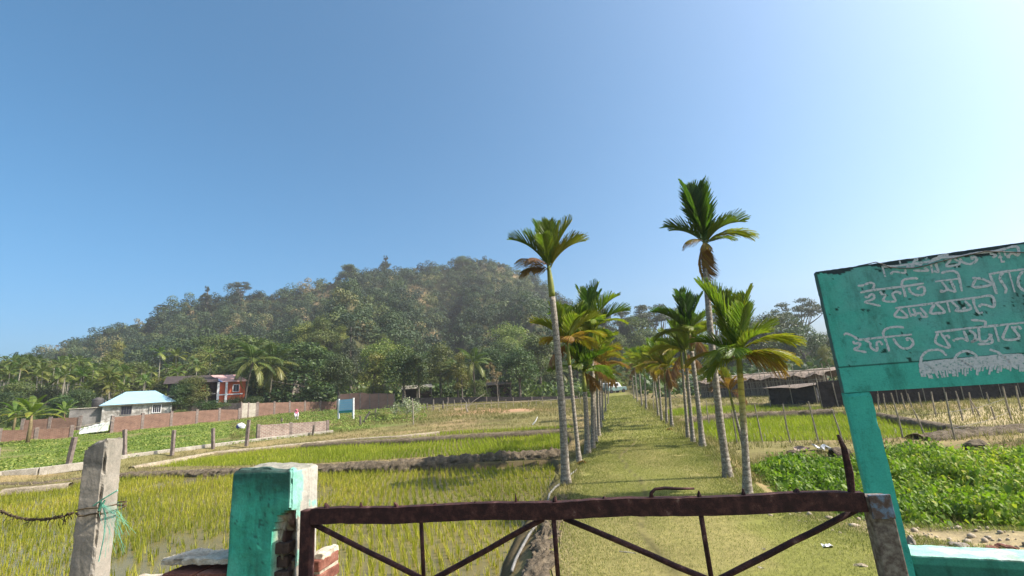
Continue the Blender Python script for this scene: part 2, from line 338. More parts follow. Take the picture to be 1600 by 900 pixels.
def zfun(x, y, paddies=True):
    x = np.asarray(x, float); y = np.asarray(y, float)
    d1 = -.94 * (x + 21.7) + .34 * (y - 19.8); d2 = -.72 * (x + 19) + .695 * (y - 27.2); d3 = y - 36 + .0 * x
    dl = np.maximum(np.maximum(d1, d2), d3)
    rise = np.where(dl > 0, np.minimum(.038 * dl, 1.75 + .012 * dl), 0)
    right = sstep(0, 3, x - edgeR(y)) * sstep(110, 75, y)
    rise = rise * (1 - .75 * sstep(-24, -1, x - edgeL(y)) * sstep(100, 84, y) * (1 - right)) * (1 - .72 * right * sstep(75, 40, y))
    z = -.2 + .2 * sstep(-1.2, .2, dl) + rise
    pz = .010 * np.maximum(0, y - 15)
    # right of the path: flat lot by the sign, a dip full of weeds, a low bank
    yl = 6.5 - .62 * (x - 3.1)
    zr = -.36 * sstep(0, 1.4, y - yl) + .20 * sstep(11.6, 13.0, y + .25 * (x - 5)) + .012 * np.maximum(0, y - 26)
    rr = sstep(.0, 1.0, x - edgeR(y)); z = z * (1 - rr) + np.where(y < 34, zr, np.maximum(z, zr)) * rr
    on = sstep(-.55, .0, x - edgeL(y)) * sstep(.9, 0, x - edgeR(y)) * sstep(92, 80, y)
    z = z * (1 - on) + pz * sstep(92, 80, y) * on * (y > 36) + (pz * on) * (y <= 36)
    z = np.where(y < 3.3, z * sstep(1.5, 3.3, y), z)
    z = z + .05 * fbm(x * .8, y * .8, 3) * sstep(3, 6, y) * (1 - .6 * on) + .25 * fbm(x * .12, y * .12, 9) * sstep(30, 60, y) * (1 - on)
    if paddies:
        for P in PADDY:
            k = sstep(0, .4, seg_dist(x, y, P)); z = z * (1 - k) + (-.55) * k
    hz = hill(x, y); w = sstep(84, 100, y); z = z * (1 - w) + np.maximum(hz, z) * w
    return z
def gz(x, y): return float(zfun(np.array([x]), np.array([y]))[0])
def hit(u, v):
    """where a sight line meets the ground"""
    d = ray(u, v); t = np.concatenate([np.arange(2, 40, .05), np.arange(40, 330, .4)]); P = CAM[None] + d[None] * t[:, None]
    below = np.nonzero(P[:, 2] < zfun(P[:, 0], P[:, 1], False))[0]
    p = P[below[0]] if len(below) else P[-1]
    return np.array([p[0], p[1], gz(p[0], p[1])])
def spot(u, Y):
    """ground point under the vertical sight line u at distance Y (bearing taken near the horizon)"""
    vh = 614.8 - (u - 800) * .0752
    p = atY(u, vh, Y); return np.array([p[0], Y, gz(p[0], Y)])

# ground sheet: rings round the gate, fine near, coarse towards the horizon
az = np.concatenate([np.linspace(-180, -66, 40, endpoint=False), np.linspace(-66, 66, 620, endpoint=False), np.linspace(66, 180, 40, endpoint=False)])
rad = np.concatenate([[.3], np.geomspace(1.2, 420, 430), np.geomspace(520, 5000, 10)])
A_, R_ = np.meshgrid(np.radians(az), rad); X_ = R_ * np.sin(A_); Y_ = R_ * np.cos(A_)
Z_ = zfun(X_, Y_)
Z_ = np.where(Y_ < 1.5, np.where(R_ > 40, np.minimum(Z_, .5), 0 * Z_), Z_)
Z_ = np.where(R_ > 420, np.minimum(Z_, 1.0), Z_)
def C3(*c): return np.array(c, float)
def blend(c, k, new): return c * (1 - k[..., None]) + np.array(new)[None, None] * k[..., None]
cz = np.zeros(X_.shape + (3,)) + C3(.185, .165, .070)                              # dry bank
dl_ = np.maximum(np.maximum(-.94 * (X_ + 21.7) + .34 * (Y_ - 19.8), -.72 * (X_ + 19) + .695 * (Y_ - 27.2)), Y_ - 36)
nz = fbm(X_ * .22, Y_ * .22, 41)
cz = blend(cz, sstep(-.05, .18, nz) * .7, (.30, .215, .12)); cz = blend(cz, sstep(.02, .2, fbm(X_ * .5, Y_ * .9, 43)) * .6, (.115, .085, .045))
cz = blend(cz, sstep(0, 1.2, dl_) * sstep(-6, -14, X_) * sstep(-.12, .05, fbm(X_ * .3, Y_ * .3, 51) + .08), (.105, .15, .032))  # green plot on the left
cz = blend(cz, sstep(40, 48, Y_) * sstep(-10, -4, X_) * sstep(58, 50, Y_) * (X_ < edgeL(Y_) - 1) * sstep(-.1, .1, nz), (.40, .235, .15))
drf = sstep(-1, 1, seg_dist(X_, Y_, gp((1405, 655), (1600, 632), (1700, 640), (1700, 690), (1600, 672), (1480, 664), z=-.2)))
cz = blend(cz, drf, (.40, .32, .19))
cz = blend(cz, sstep(.2, 1.5, X_ - edgeR(Y_)) * sstep(26, 30, Y_) * sstep(80, 60, Y_) * sstep(-.2, .15, nz), (.25, .20, .105))
on_ = sstep(-.3, .1, X_ - edgeL(Y_)) * sstep(.3, -.1, X_ - edgeR(Y_)) * (Y_ < 85)
cz = blend(cz, on_, (.185, .180, .055))
lot = sstep(.3, -.4, X_ - edgeR(Y_) - .0) * 0 + sstep(-.2, .4, X_ - edgeR(Y_)) * (Y_ < 9) * sstep(.6, -.3, Y_ - (6.5 - .62 * (X_ - 3.1)))
cz = blend(cz, np.clip(lot, 0, 1) * sstep(-.2, .15, fbm(X_ * 1.3, Y_ * 1.3, 61)), (.25, .215, .115)); stp = np.abs(Y_ - (6.15 - .62 * (X_ - 3.1)) + .5 * fbm(X_ * .9, Y_ * .9, 64)); cz = blend(cz, sstep(.55, .2, stp) * (X_ > 3.2), (.36, .285, .175))
for P in PADDY[:3] + PADDY[3:]:
    cz = blend(cz, sstep(-.25, .15, seg_dist(X_, Y_, P)), (.095, .072, .042))
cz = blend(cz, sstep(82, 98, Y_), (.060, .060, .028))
hb = sstep(.14, .24, fbm(X_ / np.maximum(Y_, 1) * 14, Y_ * .035, 71)) * sstep(110, 130, Y_)
cz = blend(cz, hb * .8, (.21, .15, .085))
nr, na = X_.shape; V = np.stack([X_, Y_, Z_], -1).reshape(-1, 3)
ii, jj = np.meshgrid(np.arange(nr - 1), np.arange(na), indexing='ij'); j2 = (jj + 1) % na
F = np.stack([ii * na + jj, ii * na + j2, (ii + 1) * na + j2, (ii + 1) * na + jj], -1).reshape(-1, 4)[:, ::-1]
M_GROUND = zone_mat("ground_surface")
tag(place("ground", npmesh("ground", V, F, M_GROUND, smooth=True, col=cz.reshape(-1, 3))), kind='structure')

# the mown grass path between the palms: one sheet, slightly crowned
ys = np.concatenate([np.linspace(2.0, 20, 200), np.linspace(20.3, 82, 120)]); ts = np.linspace(0, 1, 34)
T_, YY = np.meshgrid(ts, ys); wig = .10 * fbm(YY * 1.1, T_ * 0, 81) * (np.abs(T_ - .5) * 2) ** 4 * 2
XX = edgeL(YY) + .12 + wig + (edgeR(YY) - edgeL(YY) - .3) * T_
PZ = zfun(XX, YY, False) + .012 + .015 * np.sin(T_ * math.pi)
n1, n2 = XX.shape; V = np.stack([XX, YY, PZ], -1).reshape(-1, 3)
ii, jj = np.meshgrid(np.arange(n1 - 1), np.arange(n2 - 1), indexing='ij')
F = np.stack([ii * n2 + jj, ii * n2 + jj + 1, (ii + 1) * n2 + jj + 1, (ii + 1) * n2 + jj], -1).reshape(-1, 4)
pc = np.zeros((n1, n2, 3)) + C3(.175, .178, .048)
pc = blend(pc, sstep(-.05, .2, fbm(XX * .9, YY * .5, 91)), (.235, .205, .082))
pc = blend(pc, sstep(.06, .02, np.abs(XX - (edgeL(YY) * .62 + edgeR(YY) * .38 + .22 * np.sin(YY * .9) + .25 * fbm(YY * .8, YY * 0, 95)))) * .75, (.075, .068, .030))
pc = blend(pc, sstep(.10, .0, T_) + sstep(.93, 1.0, T_), (.24, .19, .105))
M_PATH = zone_mat("mown_turf", 14, 110, .7, .4, .02)
tag(place("grass_path", npmesh("grass_path", V, F, M_PATH, smooth=True, col=pc.reshape(-1, 3))), kind='structure')

# water in the paddies
def water_mat(name, c, rough):
    m, n, l, b = new_mat(name); t = noise_node(n, l, .5, 5, .6); r = ramp(n, c); l.new(t.outputs[0], r.inputs[0])
    l.new(r.outputs[0], b.inputs["Base Color"]); b.inputs["Roughness"].default_value = rough; b.inputs["Specular IOR Level"].default_value = .28
    t2 = noise_node(n, l, 3.0, 4, .6); bump(n, l, b, t2.outputs[0], .12, .02); return m
M_WATER = water_mat("muddy_water", [(.3, (.125, .100, .034)), (.7, (.20, .165, .062))], .22)
for P in PADDY:
    bm = bmesh.new(); bm.faces.new([bm.verts.new((x, y, WZ)) for x, y in P]); bmesh.ops.triangulate(bm, faces=bm.faces[:])
    bmesh.ops.recalc_face_normals(bm, faces=bm.faces[:])
    for f in bm.faces:
        if f.normal.z < 0: f.normal_flip()
    me = bpy.data.meshes.new("water"); bm.to_mesh(me); bm.free(); me.materials.append(M_WATER)
    tag(place("water", me), kind='structure')

# earth bunds between the paddies
def bund(pts, w, h, mat, name="earth_bund", seed=0, step=.12, rough=.10, z0=None, hs=None, ring=11):
    P = np.array(pts, float); d = np.concatenate([[0], np.cumsum(np.hypot(*np.diff(P, axis=0).T))]); n = int(d[-1] / step) + 2
    s = np.linspace(0, d[-1], n); cx = np.interp(s, d, P[:, 0]); cy = np.interp(s, d, P[:, 1])
    k = max(3, int(1.2 / step)); ker = np.ones(k) / k
    pad = lambda q: np.convolve(np.pad(q, (k // 2, k - 1 - k // 2), 'edge'), ker, 'valid')
    cx, cy = pad(cx), pad(cy); tx = np.gradient(cx); ty = np.gradient(cy); L = np.hypot(tx, ty); nx, ny = -ty / L, tx / L
    hh = np.interp(s / d[-1], np.linspace(0, 1, len(hs)), hs) if hs is not None else np.full(n, h)
    a = np.linspace(0, math.pi, ring); S, Aa = np.meshgrid(s, a, indexing='ij')
    off = np.cos(Aa) * w / 2; up = np.sin(Aa) ** .7 * hh[:, None]
    nz_ = 1 + rough * 4 * fbm(S * 2.3 + seed * 9, Aa * 2.2, seed, 4) + rough * 4 * fbm(S * 9 + seed, Aa * 4.2, seed + 40, 3)
    off = off * nz_ + .12 * fbm(S * .7, Aa * 0 + 2, seed + 3); up = up * (1 + rough * 3 * fbm(S * 3.1, Aa * 3 + seed, seed + 5, 4) + rough * 4 * fbm(S * 10, Aa * 5 + seed, seed + 45, 3))
    X = cx[:, None] + nx[:, None] * off; Y = cy[:, None] + ny[:, None] * off
    zb = zfun(cx, cy, False)[:, None] if z0 is None else z0
    Z = zb + up - .12 * (np.sin(Aa) < .02)
    V = np.stack([X, Y, Z], -1).reshape(-1, 3); m = ring
    ii, jj = np.meshgrid(np.arange(n - 1), np.arange(m - 1), indexing='ij')
    F = np.stack([ii * m + jj, ii * m + jj + 1, (ii + 1) * m + jj + 1, (ii + 1) * m + jj], -1).reshape(-1, 4)[:, ::-1]
    return tag(place(name, npmesh(name, V, F, mat, smooth=True)), kind='structure')
bund(gp((-40, 756), (60, 756), (190, 741), (350, 736), (500, 733), (640, 728), (700, 724), (760, 720), (885, 712), z=-.2), .62, .3, M_MUD, seed=1, step=.045, rough=.15, z0=-.36, hs=[.18, .2, .2, .22, .22, .24, .28, .32, .37, .36], ring=19)
bund(gp((470, 697), (560, 692), (640, 688), (760, 681.5), (890, 674), z=-.2), .5, .28, M_MUD, seed=2, step=.12, rough=.12, z0=-.36)
bund(gp((1070, 658), (1130, 653), (1220, 649), (1310, 645), z=-.2), .5, .34, M_MUD, seed=3, step=.12, rough=.13, z0=-.36)
bund(gp((1370, 649), (1420, 659), (1480, 669), (1530, 675), (1620, 668), z=-.2), .4, .22, M_MUD, seed=4, step=.1, rough=.13, z0=-.3)
bund(gp((1430, 690), (1500, 682), (1560, 678), (1600, 676), z=-.2), .9, .26, M_MUD, seed=6, step=.08, rough=.18, z0=-.3)
bund(gp((1290, 706), (1335, 704), z=-.1), .5, .2, M_MUD, seed=8, step=.06, rough=.2, z0=-.25)
# clodded edge of the path along the hose
bund([(-.12, 4.1), (.05, 5.0), (.16, 5.8), (.36, 7.0), (.62, 8.7)], .34, .09, M_MUD, "soil_bank", seed=7, step=.018, rough=.30, z0=-.06, ring=23)
# pale dry strips of spoil along the left bank
for k, (pts, w, h) in enumerate([(((200, 733), (330, 709), (420, 700), (500, 692), (560, 687), (625, 683), (690, 676)), .34, .1), (((0, 769), (60, 763), (120, 757)), .3, .08), (((195, 722), (260, 712), (330, 702), (380, 697)), .2, .07)]):
    bund(gp(*pts, z=-.2), w, h, M_SOIL, "spoil_strip", seed=20 + k, step=.15, rough=.12)
# ------------------------------------------------------------------ by the road: gate, pillar, post, low wall, sign
G0 = (-1.39, 3.01, 0.0); GD = np.array([3.09, -.57]); GD /= np.hypot(*GD); GR = math.atan2(GD[1], GD[0])
def gpos(s, y=0.0, z=0.0): return Vector((G0[0] + GD[0] * s - GD[1] * y, G0[1] + GD[1] * s + GD[0] * y, z))
def gpl(u, v):
    s, z = onpl(u, v, G0, GD); return s, z
gate = tag(empty("field_gate", gpos(0), GR), "rusty red brown steel gate with diagonal braces and broken spikes along its top rail", "gate")
def bent_rail(x0, x1, z, h, d, amp=.004, n=60):
    """angle iron: upright plate with a turned-back top flange"""
    mb = MB(); xs = np.linspace(x0, x1, n); V = []; F = []
    prof = [(0, -h), (0, 0), (d, 0), (d, -.007), (.007, -.007), (.007, -h)]
    for i, x in enumerate(xs):
        w = amp * (math.sin(x * 7.3) + random.uniform(-.5, .5)); V += [(x, y + random.uniform(-.0012, .0012), z + q + w + random.uniform(-.0012, .0012)) for y, q in prof]
    m = len(prof)
    for i in range(n - 1):
        for k in range(m): F.append((i * m + k, (i + 1) * m + k, (i + 1) * m + (k + 1) % m, i * m + (k + 1) % m))
    F += [tuple(range(m)), tuple((n - 1) * m + k for k in range(m))[::-1]]
    return mb.add(V, F)
bent_rail(.06, 3.10, 1.20, .088, .05).build("top_rail", M_RUST, gate)
bent_rail(.06, 3.10, .77, .05, .04).build("middle_rail", M_RUST, gate)
bent_rail(.06, 3.10, .12, .07, .05).build("bottom_rail", M_RUST, gate)
MB().box((.022, .03, .645), (.068, .06, 1.10)).build("hinge_post", M_RUST, gate, bevel=.006)
tag(MB().box((3.155, .03, .63), (.105, .07, 1.10)).build("latch_post", M_RUSTG, gate, bevel=.007), "grey rust pitted latch post")
MB().box((3.155, -.012, 1.135), (.098, .012, .11)).build("corner_plate", M_RUSTP, gate, bevel=.003)
for u in (656, 866, 1100):
    s, z = gpl(u, 830); s2, _ = gpl(u + (4 if u < 700 else 5 if u < 900 else 12), 900)
    mb = MB(); mb.tube([(s, .02, 1.115), (s + (s2 - s) * .5, .021, .97), (s2, .02, .765)], .0125, 8, jit=.08)
    mb.build("upright_bar", M_RUST, gate, smooth=True)
    MB().tube([(s2, .02, .72), (s2, .02, .12)], .0125, 8).build("upright_bar", M_RUST, gate, smooth=True)
for a, b in (((484, 821), (640, 900)), ((848, 813), (690, 900)), ((880, 812), (1085, 900)), ((1352, 796), (1145, 900))):
    p = gpl(*a); q = gpl(*b); k = (.765 - p[1]) / (q[1] - p[1]); e = (p[0] + (q[0] - p[0]) * k, .765)
    P = [(p[0] + (e[0] - p[0]) * t + random.uniform(-.002, .002), .035, p[1] + (e[1] - p[1]) * t + random.uniform(-.002, .002)) for t in np.linspace(0, 1, 8)]
    MB().tube(P, .0155, 8, jit=.06).build("diagonal_brace", M_RUST, gate, smooth=True)
for u, v, tip, r in ((507, 797, (505, 787), .016), (560, 795, (561, 786), .011), (617, 793, (613, 786), .013), (677, 791, (678, 787), .014), (740, 789, (741, 785), .013), (805, 787, (804, 772), .007),
                     (866, 786, (867, 777), .013), (945, 784, (944, 777), .015), (1095, 780, (1093, 768), .011), (1165, 778, (1163, 765), .010), (1247, 774, (1249, 765), .018)):
    s, z = gpl(u, v); s2, z2 = gpl(*tip); z = 1.195
    MB().tube([(s, .025, z - .01), (s * .6 + s2 * .4, .025, z + (z2 - z) * .35), (s2, .022, max(z2, z + .012))], [r * 1.25, r, r * .3], 7, jit=.2).build("spike_stub", M_RUST, gate)
s, z = gpl(1019, 780); h = [gpl(*p) for p in ((1019, 781), (1018, 772), (1024, 766), (1040, 764), (1060, 765), (1086, 765))]
MB().tube([(a, .025, max(b, 1.2)) for a, b in h], [.014, .010, .0085, .008, .0075, .006], 7, jit=.12).build("bent_spike", M_RUST, gate, smooth=True)
b0 = gpl(1333, 770); b1 = gpl(1330, 740); b2 = gpl(1322, 700); b3 = gpl(1312, 680)
MB().tube([(b0[0], .02, b0[1] - .02), (b1[0], .02, b1[1]), (b2[0], .02, b2[1]), (b3[0], .02, b3[1])], [.016, .019, .015, .007], 6, jit=.15).build("tall_spike", M_RUST, gate)

# --- green gate pillar
def zone_paint(name, rough=.75):
    m, n, l, b = new_mat(name); at = n.new("ShaderNodeAttribute"); at.attribute_name = "zone"
    f = noise_node(n, l, 14, 10, .75); r1 = ramp(n, [(.28, (.35, .38, .36)), (.45, (.92, .95, .95)), (.75, (1.2, 1.15, 1.12))]); l.new(f.outputs[0], r1.inputs[0])
    mp = n.new("ShaderNodeMapping"); tc = n.new("ShaderNodeTexCoord"); l.new(tc.outputs["Object"], mp.inputs[0]); mp.inputs["Scale"].default_value = (1, 1, .22)
    s = noise_node(n, l, 9, 6, .7, mp.outputs[0]); r2 = ramp(n, [(.32, (.5, .52, .5)), (.5, (1, 1, 1)), (.8, (1.18, 1.18, 1.2))]); l.new(s.outputs[0], r2.inputs[0])
    g = noise_node(n, l, 90, 4, .7); r3 = ramp(n, [(.3, (.72, .72, .72)), (.6, (1.1, 1.1, 1.1))]); l.new(g.outputs[0], r3.inputs[0])
    c = mixc(n, l, at.outputs["Color"], r1.outputs[0], .8, 'MULTIPLY'); c = mixc(n, l, c, r2.outputs[0], .7, 'MULTIPLY'); c = mixc(n, l, c, r3.outputs[0], .7, 'MULTIPLY')
    l.new(c, b.inputs["Base Color"]); b.inputs["Roughness"].default_value = rough; b.inputs["Specular IOR Level"].default_value = .3
    bump(n, l, b, f.outputs[0], .5, .006); return m
M_PAINT = zone_paint("weathered_green_paint")
def set_zone(me, col):
    a = me.attributes.new("zone", 'FLOAT_COLOR', 'POINT'); c = np.ones((len(me.vertices), 4), np.float32); c[:, :3] = col; a.data.foreach_set("color", c.ravel())
def coords(me):
    c = np.empty(len(me.vertices) * 3, np.float32); me.vertices.foreach_get("co", c); return c.reshape(-1, 3)
GREEN = (.042, .36, .245)
pw, pd, ph = .44, .275, 1.985
me = rough_box((pw, pd, ph), 150, .006, 3, 7, chips=.035, corner=.012)
co = coords(me); X, Y, Z = co[:, 0].copy(), co[:, 1].copy(), co[:, 2].copy()
edge = .085 + .045 * fbm(Z * 7, Z * 0, 3) * 2 + .05 * np.clip((Z - 1.45) * 2, 0, 1)
top_e = 1.70 + .10 * (X - .1) + .06 * fbm(X * 14, X * 0 + 1, 5)
front = Y < -pd / 2 + .05
rec = front & (X > edge) & (Z < top_e)
deep = .035 + .05 * (vnoise(X * 0, Z * 13, 9) > .45) * (X > edge + .05) + .05 * vnoise(X * 30, Z * 22, 11)
co[rec, 1] += deep[rec]; rnd = np.clip(Z - (ph - .05), 0, .05) / .05; co[:, 0] *= 1 - .10 * rnd ** 2; co[:, 1] *= 1 - .12 * rnd ** 2; co[:, 2] -= .03 * rnd * np.clip(.5 + 2 * fbm(X * 6, Y * 6, 15), 0, 1); me.vertices.foreach_set("co", co.ravel()); me.update()
zc = np.tile(np.array(GREEN), (len(X), 1))
side = X > pw / 2 - .03
n1 = fbm(Y * 11, Z * 7, 13)
plas = side & ~front
zc[plas] = (.37, .34, .29)
grn = plas & ((Y < -pd / 2 + .10 + .10 * n1) & (Z > 1.66) | (n1 > .2)); zc[grn] = (.22, .42, .34)
zc[Z > ph - .03] = (.27, .25, .20)
fade = np.clip(2 * fbm(X * 5, Z * 5, 29), 0, .45)[:, None] * front[:, None]; zc = zc * (1 - fade) + np.array((.10, .42, .32)) * fade; sk = np.clip((Z - (ph - .24)) / .17 + 1.1 * fbm(X * 10, Z * 4, 17) + .8 * fbm(X * 34, Z * 20, 18), 0, 1) * np.clip((Z - (ph - .34)) / .12, 0, 1) * front; sk = np.maximum(sk,   .55 * np.clip(4.0 * fbm(X * 18, Z * 1.8, 27) - .15, 0, 1) * front); sk = np.maximum(sk, .9 * (fbm(X * 30, Z * 24, 47) > .22) * front); sk = np.maximum(sk, .6 * np.clip((.03 - np.abs(X + pw / 2)) / .03, 0, 1) * front); zc = zc * (1 - .85 * sk[:, None]) + np.array((.016, .050, .040)) * .85 * sk[:, None]; 
zc[rec] = (.20, .155, .105); rim = rec & (X < edge + .035); zc[rim] = (.34, .29, .22); dk = rec & (vnoise(X * 40, Z * 14, 19) > .45) & (X > edge + .03); zc[dk] = (.075, .038, .028)
ed = front & ~rec & (np.abs(X - pw / 2) < .014) & (Z > 1.66); zc[ed] = (.20, .44, .35)  # paler green along the front corner: an edge highlight painted into the colour
set_zone(me, zc); me.materials.append(M_PAINT)
pil = tag(empty("gate_pillar", gpos(-.285, pd / 2 - .01, -.52), GR), "square green painted concrete gate pillar with broken corner and bare plaster side", "pillar")
place("shaft", me, pil)
mb = MB()
for k in range(13):
    mb.box((.115 + .03 * random.random(), -.042 + random.uniform(-.012, .012), .55 + k * .079), (.10, .12, .062), random.uniform(-.06, .06))
mb.build("exposed_brick", plain("dark_brick", [(.3, (.030, .020, .016)), (.7, (.105, .066, .05))], 12, .95, .8, .01, fine=60), pil, bevel=.006)

# --- raw concrete post on the left
pp = Vector((-2.925, 3.33, -.52))
me = rough_box((.164, .164, 2.20), 130, .004, 8, 8, chips=.045, corner=.008, taper=.94)
co = coords(me); X, Y, Z = co.T.copy()
co[:, 2] += np.where(Z > 2.1, .035 * (X / .09) + .02 * fbm(X * 20, Y * 20, 3), 0); me.vertices.foreach_set("co", co.ravel()); me.update()
zc = np.tile(np.array((.285, .25, .205)), (len(X), 1)); zc[(Y < -.07) & (Z > 2.02 + .1 * fbm(X * 12, Z * 6, 5))] = (.15, .14, .125); zc[(Y < -.07)] *= .9  # darker patch at the front top; whole front face toned down, shade painted in
set_zone(me, zc); me.materials.append(zone_paint("rough_concrete", .95))
post = tag(empty("concrete_post", pp), "chipped grey concrete post with a rope and green string tied round it", "post")
post.rotation_euler = (0, R(-.6), R(2)); place("shaft", me, post)
zr = 1.26
def loop_pts(r, z, n=18, j=.01):
    P = []
    for k in range(n + 1):
        a = 2 * math.pi * k / n; q = max(abs(math.cos(a)), abs(math.sin(a))); P.append((pp.x + .012 + r * math.cos(a) / q, pp.y + r * math.sin(a) / q, z + random.uniform(-j, j)))
    return P
rope = MB()
a0 = Vector((pp.x - .09, pp.y - .10, zr - .02)); far = Vector((-4.2, 3.65, zr + .0))
for st in range(3):
    P = []
    for t in np.linspace(0, 1, 60):
        q = a0.lerp(far, t); q.z += -.09 * math.sin(math.pi * min(1, t * 1.4)) * .6 + .006 * math.sin(t * 160 + st * 2.1); q.y += .006 * math.cos(t * 160 + st * 2.1); P.append(q + Vector((0, random.uniform(-.004, .004), random.uniform(-.006, .006))))
    rope.tube(P, .0048, 5)
for k in range(46):
    t = random.random() ** 1.6; q = a0.lerp(far, t); q.z -= .05 * math.sin(math.pi * min(1, t * 1.4)); rope.tube([q, q + Vector((random.uniform(-.05, .05), random.uniform(-.03, .03), random.uniform(-.07, .02)))], .0022, 4)
rope.tube(loop_pts(.098, zr - .03), .006, 5); rope.tube(loop_pts(.098, zr - .005), .005, 5)
tag(rope.build("tied_rope", plain("tarred_rope", [(.3, (.03, .022, .012)), (.7, (.12, .085, .045))], 30, .9, .3), None), "frayed dark brown rope tied round the concrete post", "rope")
net = MB(); kn = Vector((pp.x + .11, pp.y - .11, zr + .02))
for k in range(30):
    e = kn + Vector((random.uniform(.03, .24), random.uniform(-.03, .03), random.uniform(-.34, -.10))); m = (kn + e) / 2 + Vector((random.uniform(-.05, .06), 0, random.uniform(.0, .09)))
    net.tube([kn, kn.lerp(m, .6), m, e.lerp(m, .4), e], .0007, 3, False)
net.tube([kn + Vector((-.06, 0, 0)), kn + Vector((.02, -.01, .045)), kn + Vector((.09, 0, .085))], .0045, 5); net.tube([kn, kn + Vector((.03, 0, -.06)), kn + Vector((.035, 0, -.2)), kn + Vector((.02, 0, -.34))], .0032, 5)
net.tube([kn + Vector((-.01, 0, .02)), kn + Vector((-.02, 0, -.03)), kn + Vector((.02, -.01, .03)), kn], .006, 5)
tag(net.build("string_net", plain("green_twine", [(.3, (.06, .30, .20)), (.7, (.22, .52, .38))], 30, .7, 0)), "tangle of thin green nylon string knotted to the concrete post", "string")

# --- low brick wall between post and pillar, and its stub on the other side
def brick_wall(s0, s1, ztop, name, label, slope=0.0, yb=0.0):
    root = tag(empty(name, gpos(s0, yb, -.45), GR), label, "wall"); L = s1 - s0; H = ztop + .45
    bm_ = MB(); c = 0; z = 0
    while z < H - .03:
        x = -(.125 if c % 2 else 0)
        while x < L - .02:
            a = max(x, 0); b = min(x + .235, L)
            if b - a > .05 and z + .07 < H - slope * max(0, .35 - a):
                bm_.box(((a + b) / 2 + random.uniform(-.004, .004), .115 + random.uniform(-.006, .006), z + .036), (b - a - .012, .23 + random.uniform(-.008, .008), .066), random.uniform(-.015, .015))
            x += .25
        z += .082; c += 1
    bm_.build("masonry", M_BRICK, root, bevel=.008)
    me = rough_box((L - .02, .20, H - .03 - slope * .2), 40, .006, 5, 8); me.materials.append(M_PLASTER); place("mortar", me, root, (L / 2, .115, 0))
    me = rough_box((max(.08, L - .03 - .55 * slope), .19, .034), 50, .014, int(s0 * 10) + 40, 9, chips=.03); me.materials.append(M_PLASTER)
    co = coords(me);  me.vertices.foreach_set("co", co.ravel()); me.update()
    place("mortar_cap", me, root, (L / 2 + .27 * slope, .135, H - .028))
brick_wall(-1.36, -.51, .915, "brick_wall", "low broken red brick wall with pale mortar top between concrete post and green pillar", .55)
brick_wall(-.10, .0, .87, "brick_wall", "short stub of pale plastered brick at the foot of the green pillar", 0, .20)

# --- green concrete signboard
S0 = (2.73, 4.0, 0.0); SD = np.array([1.31, -.53]); SD /= np.hypot(*SD); SR = math.atan2(SD[1], SD[0])
sg = tag(empty("signboard", (S0[0], S0[1], 0), SR), "large green concrete signboard on legs with faded hand painted white Bengali lettering", "signboard")
def cast(name, size, loc, colf, cuts, seed, par, amp=.002, chips=.012):
    me = rough_box(size, cuts, amp, seed, 6, chips=chips); co = coords(me); set_zone(me, colf(co)); me.materials.append(M_SIGN); return place(name, me, par, loc)
M_SIGN = zone_paint("signboard_paint")
SW, SB, ST = 2.55, 1.60, 2.662
def panel_col(co):
    x, z = co[:, 0] + SW / 2, co[:, 2] + SB; n = fbm(x * 3, z * 4, 3); n2 = fbm(x * 11, z * 13, 7); n3 = fbm(x * 26, z * 22, 17)
    c = np.tile(np.array((.062, .42, .34)), (len(co), 1)); up = z > 1.815
    k = (np.clip(.5 + 1.6 * n, 0, 1) * up * np.clip((x - .05) * 5, 0, 1))[:, None] * .95; c = c * (1 - k) + np.array((.145, .385, .37)) * k
    k = (np.clip(.25 + 2.2 * n2, 0, 1) * up)[:, None] * .25; c = c * (1 - k) + np.array((.17, .33, .33)) * k
    st = (n3 + .7 * n2 > .30) & up; c[st] = (.012, .055, .045)
    seam = np.abs(z - 1.812 - .003 * np.sin(x * 20)) < .006; c[seam] = (.014, .06, .045)
    top = z > ST - .045 - .05 * np.clip(3 * fbm(x * 6, z * 0, 23), -.6, 1); c[top] = (.020, .04, .045)
    c[x < .006] = (.05, .12, .12)
    return c
cast("panel", (SW, .09, ST - SB), (SW / 2, .045, SB), panel_col, 240, 5, sg, .0007, .010)
legc = lambda co: np.tile(np.array((.052, .42, .335)), (len(co), 1))
cast("leg", (.19, .09, SB + .3 - .001), (.095, .045, -.3), legc, 60, 6, sg); cast("leg", (.19, .09, SB + .3 - .001), (SW - .095, .045, -.3), legc, 60, 7, sg)
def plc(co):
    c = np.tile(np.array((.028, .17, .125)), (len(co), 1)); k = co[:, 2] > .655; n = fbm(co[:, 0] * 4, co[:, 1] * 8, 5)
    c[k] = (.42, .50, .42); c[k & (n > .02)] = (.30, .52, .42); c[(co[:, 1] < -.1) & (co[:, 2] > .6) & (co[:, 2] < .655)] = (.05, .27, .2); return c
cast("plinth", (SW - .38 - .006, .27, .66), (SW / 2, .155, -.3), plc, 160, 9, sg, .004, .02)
ZA, ZB, ZC, ZD = (1320, 380), (1450, 370), (1310, 490), (1450, 480)
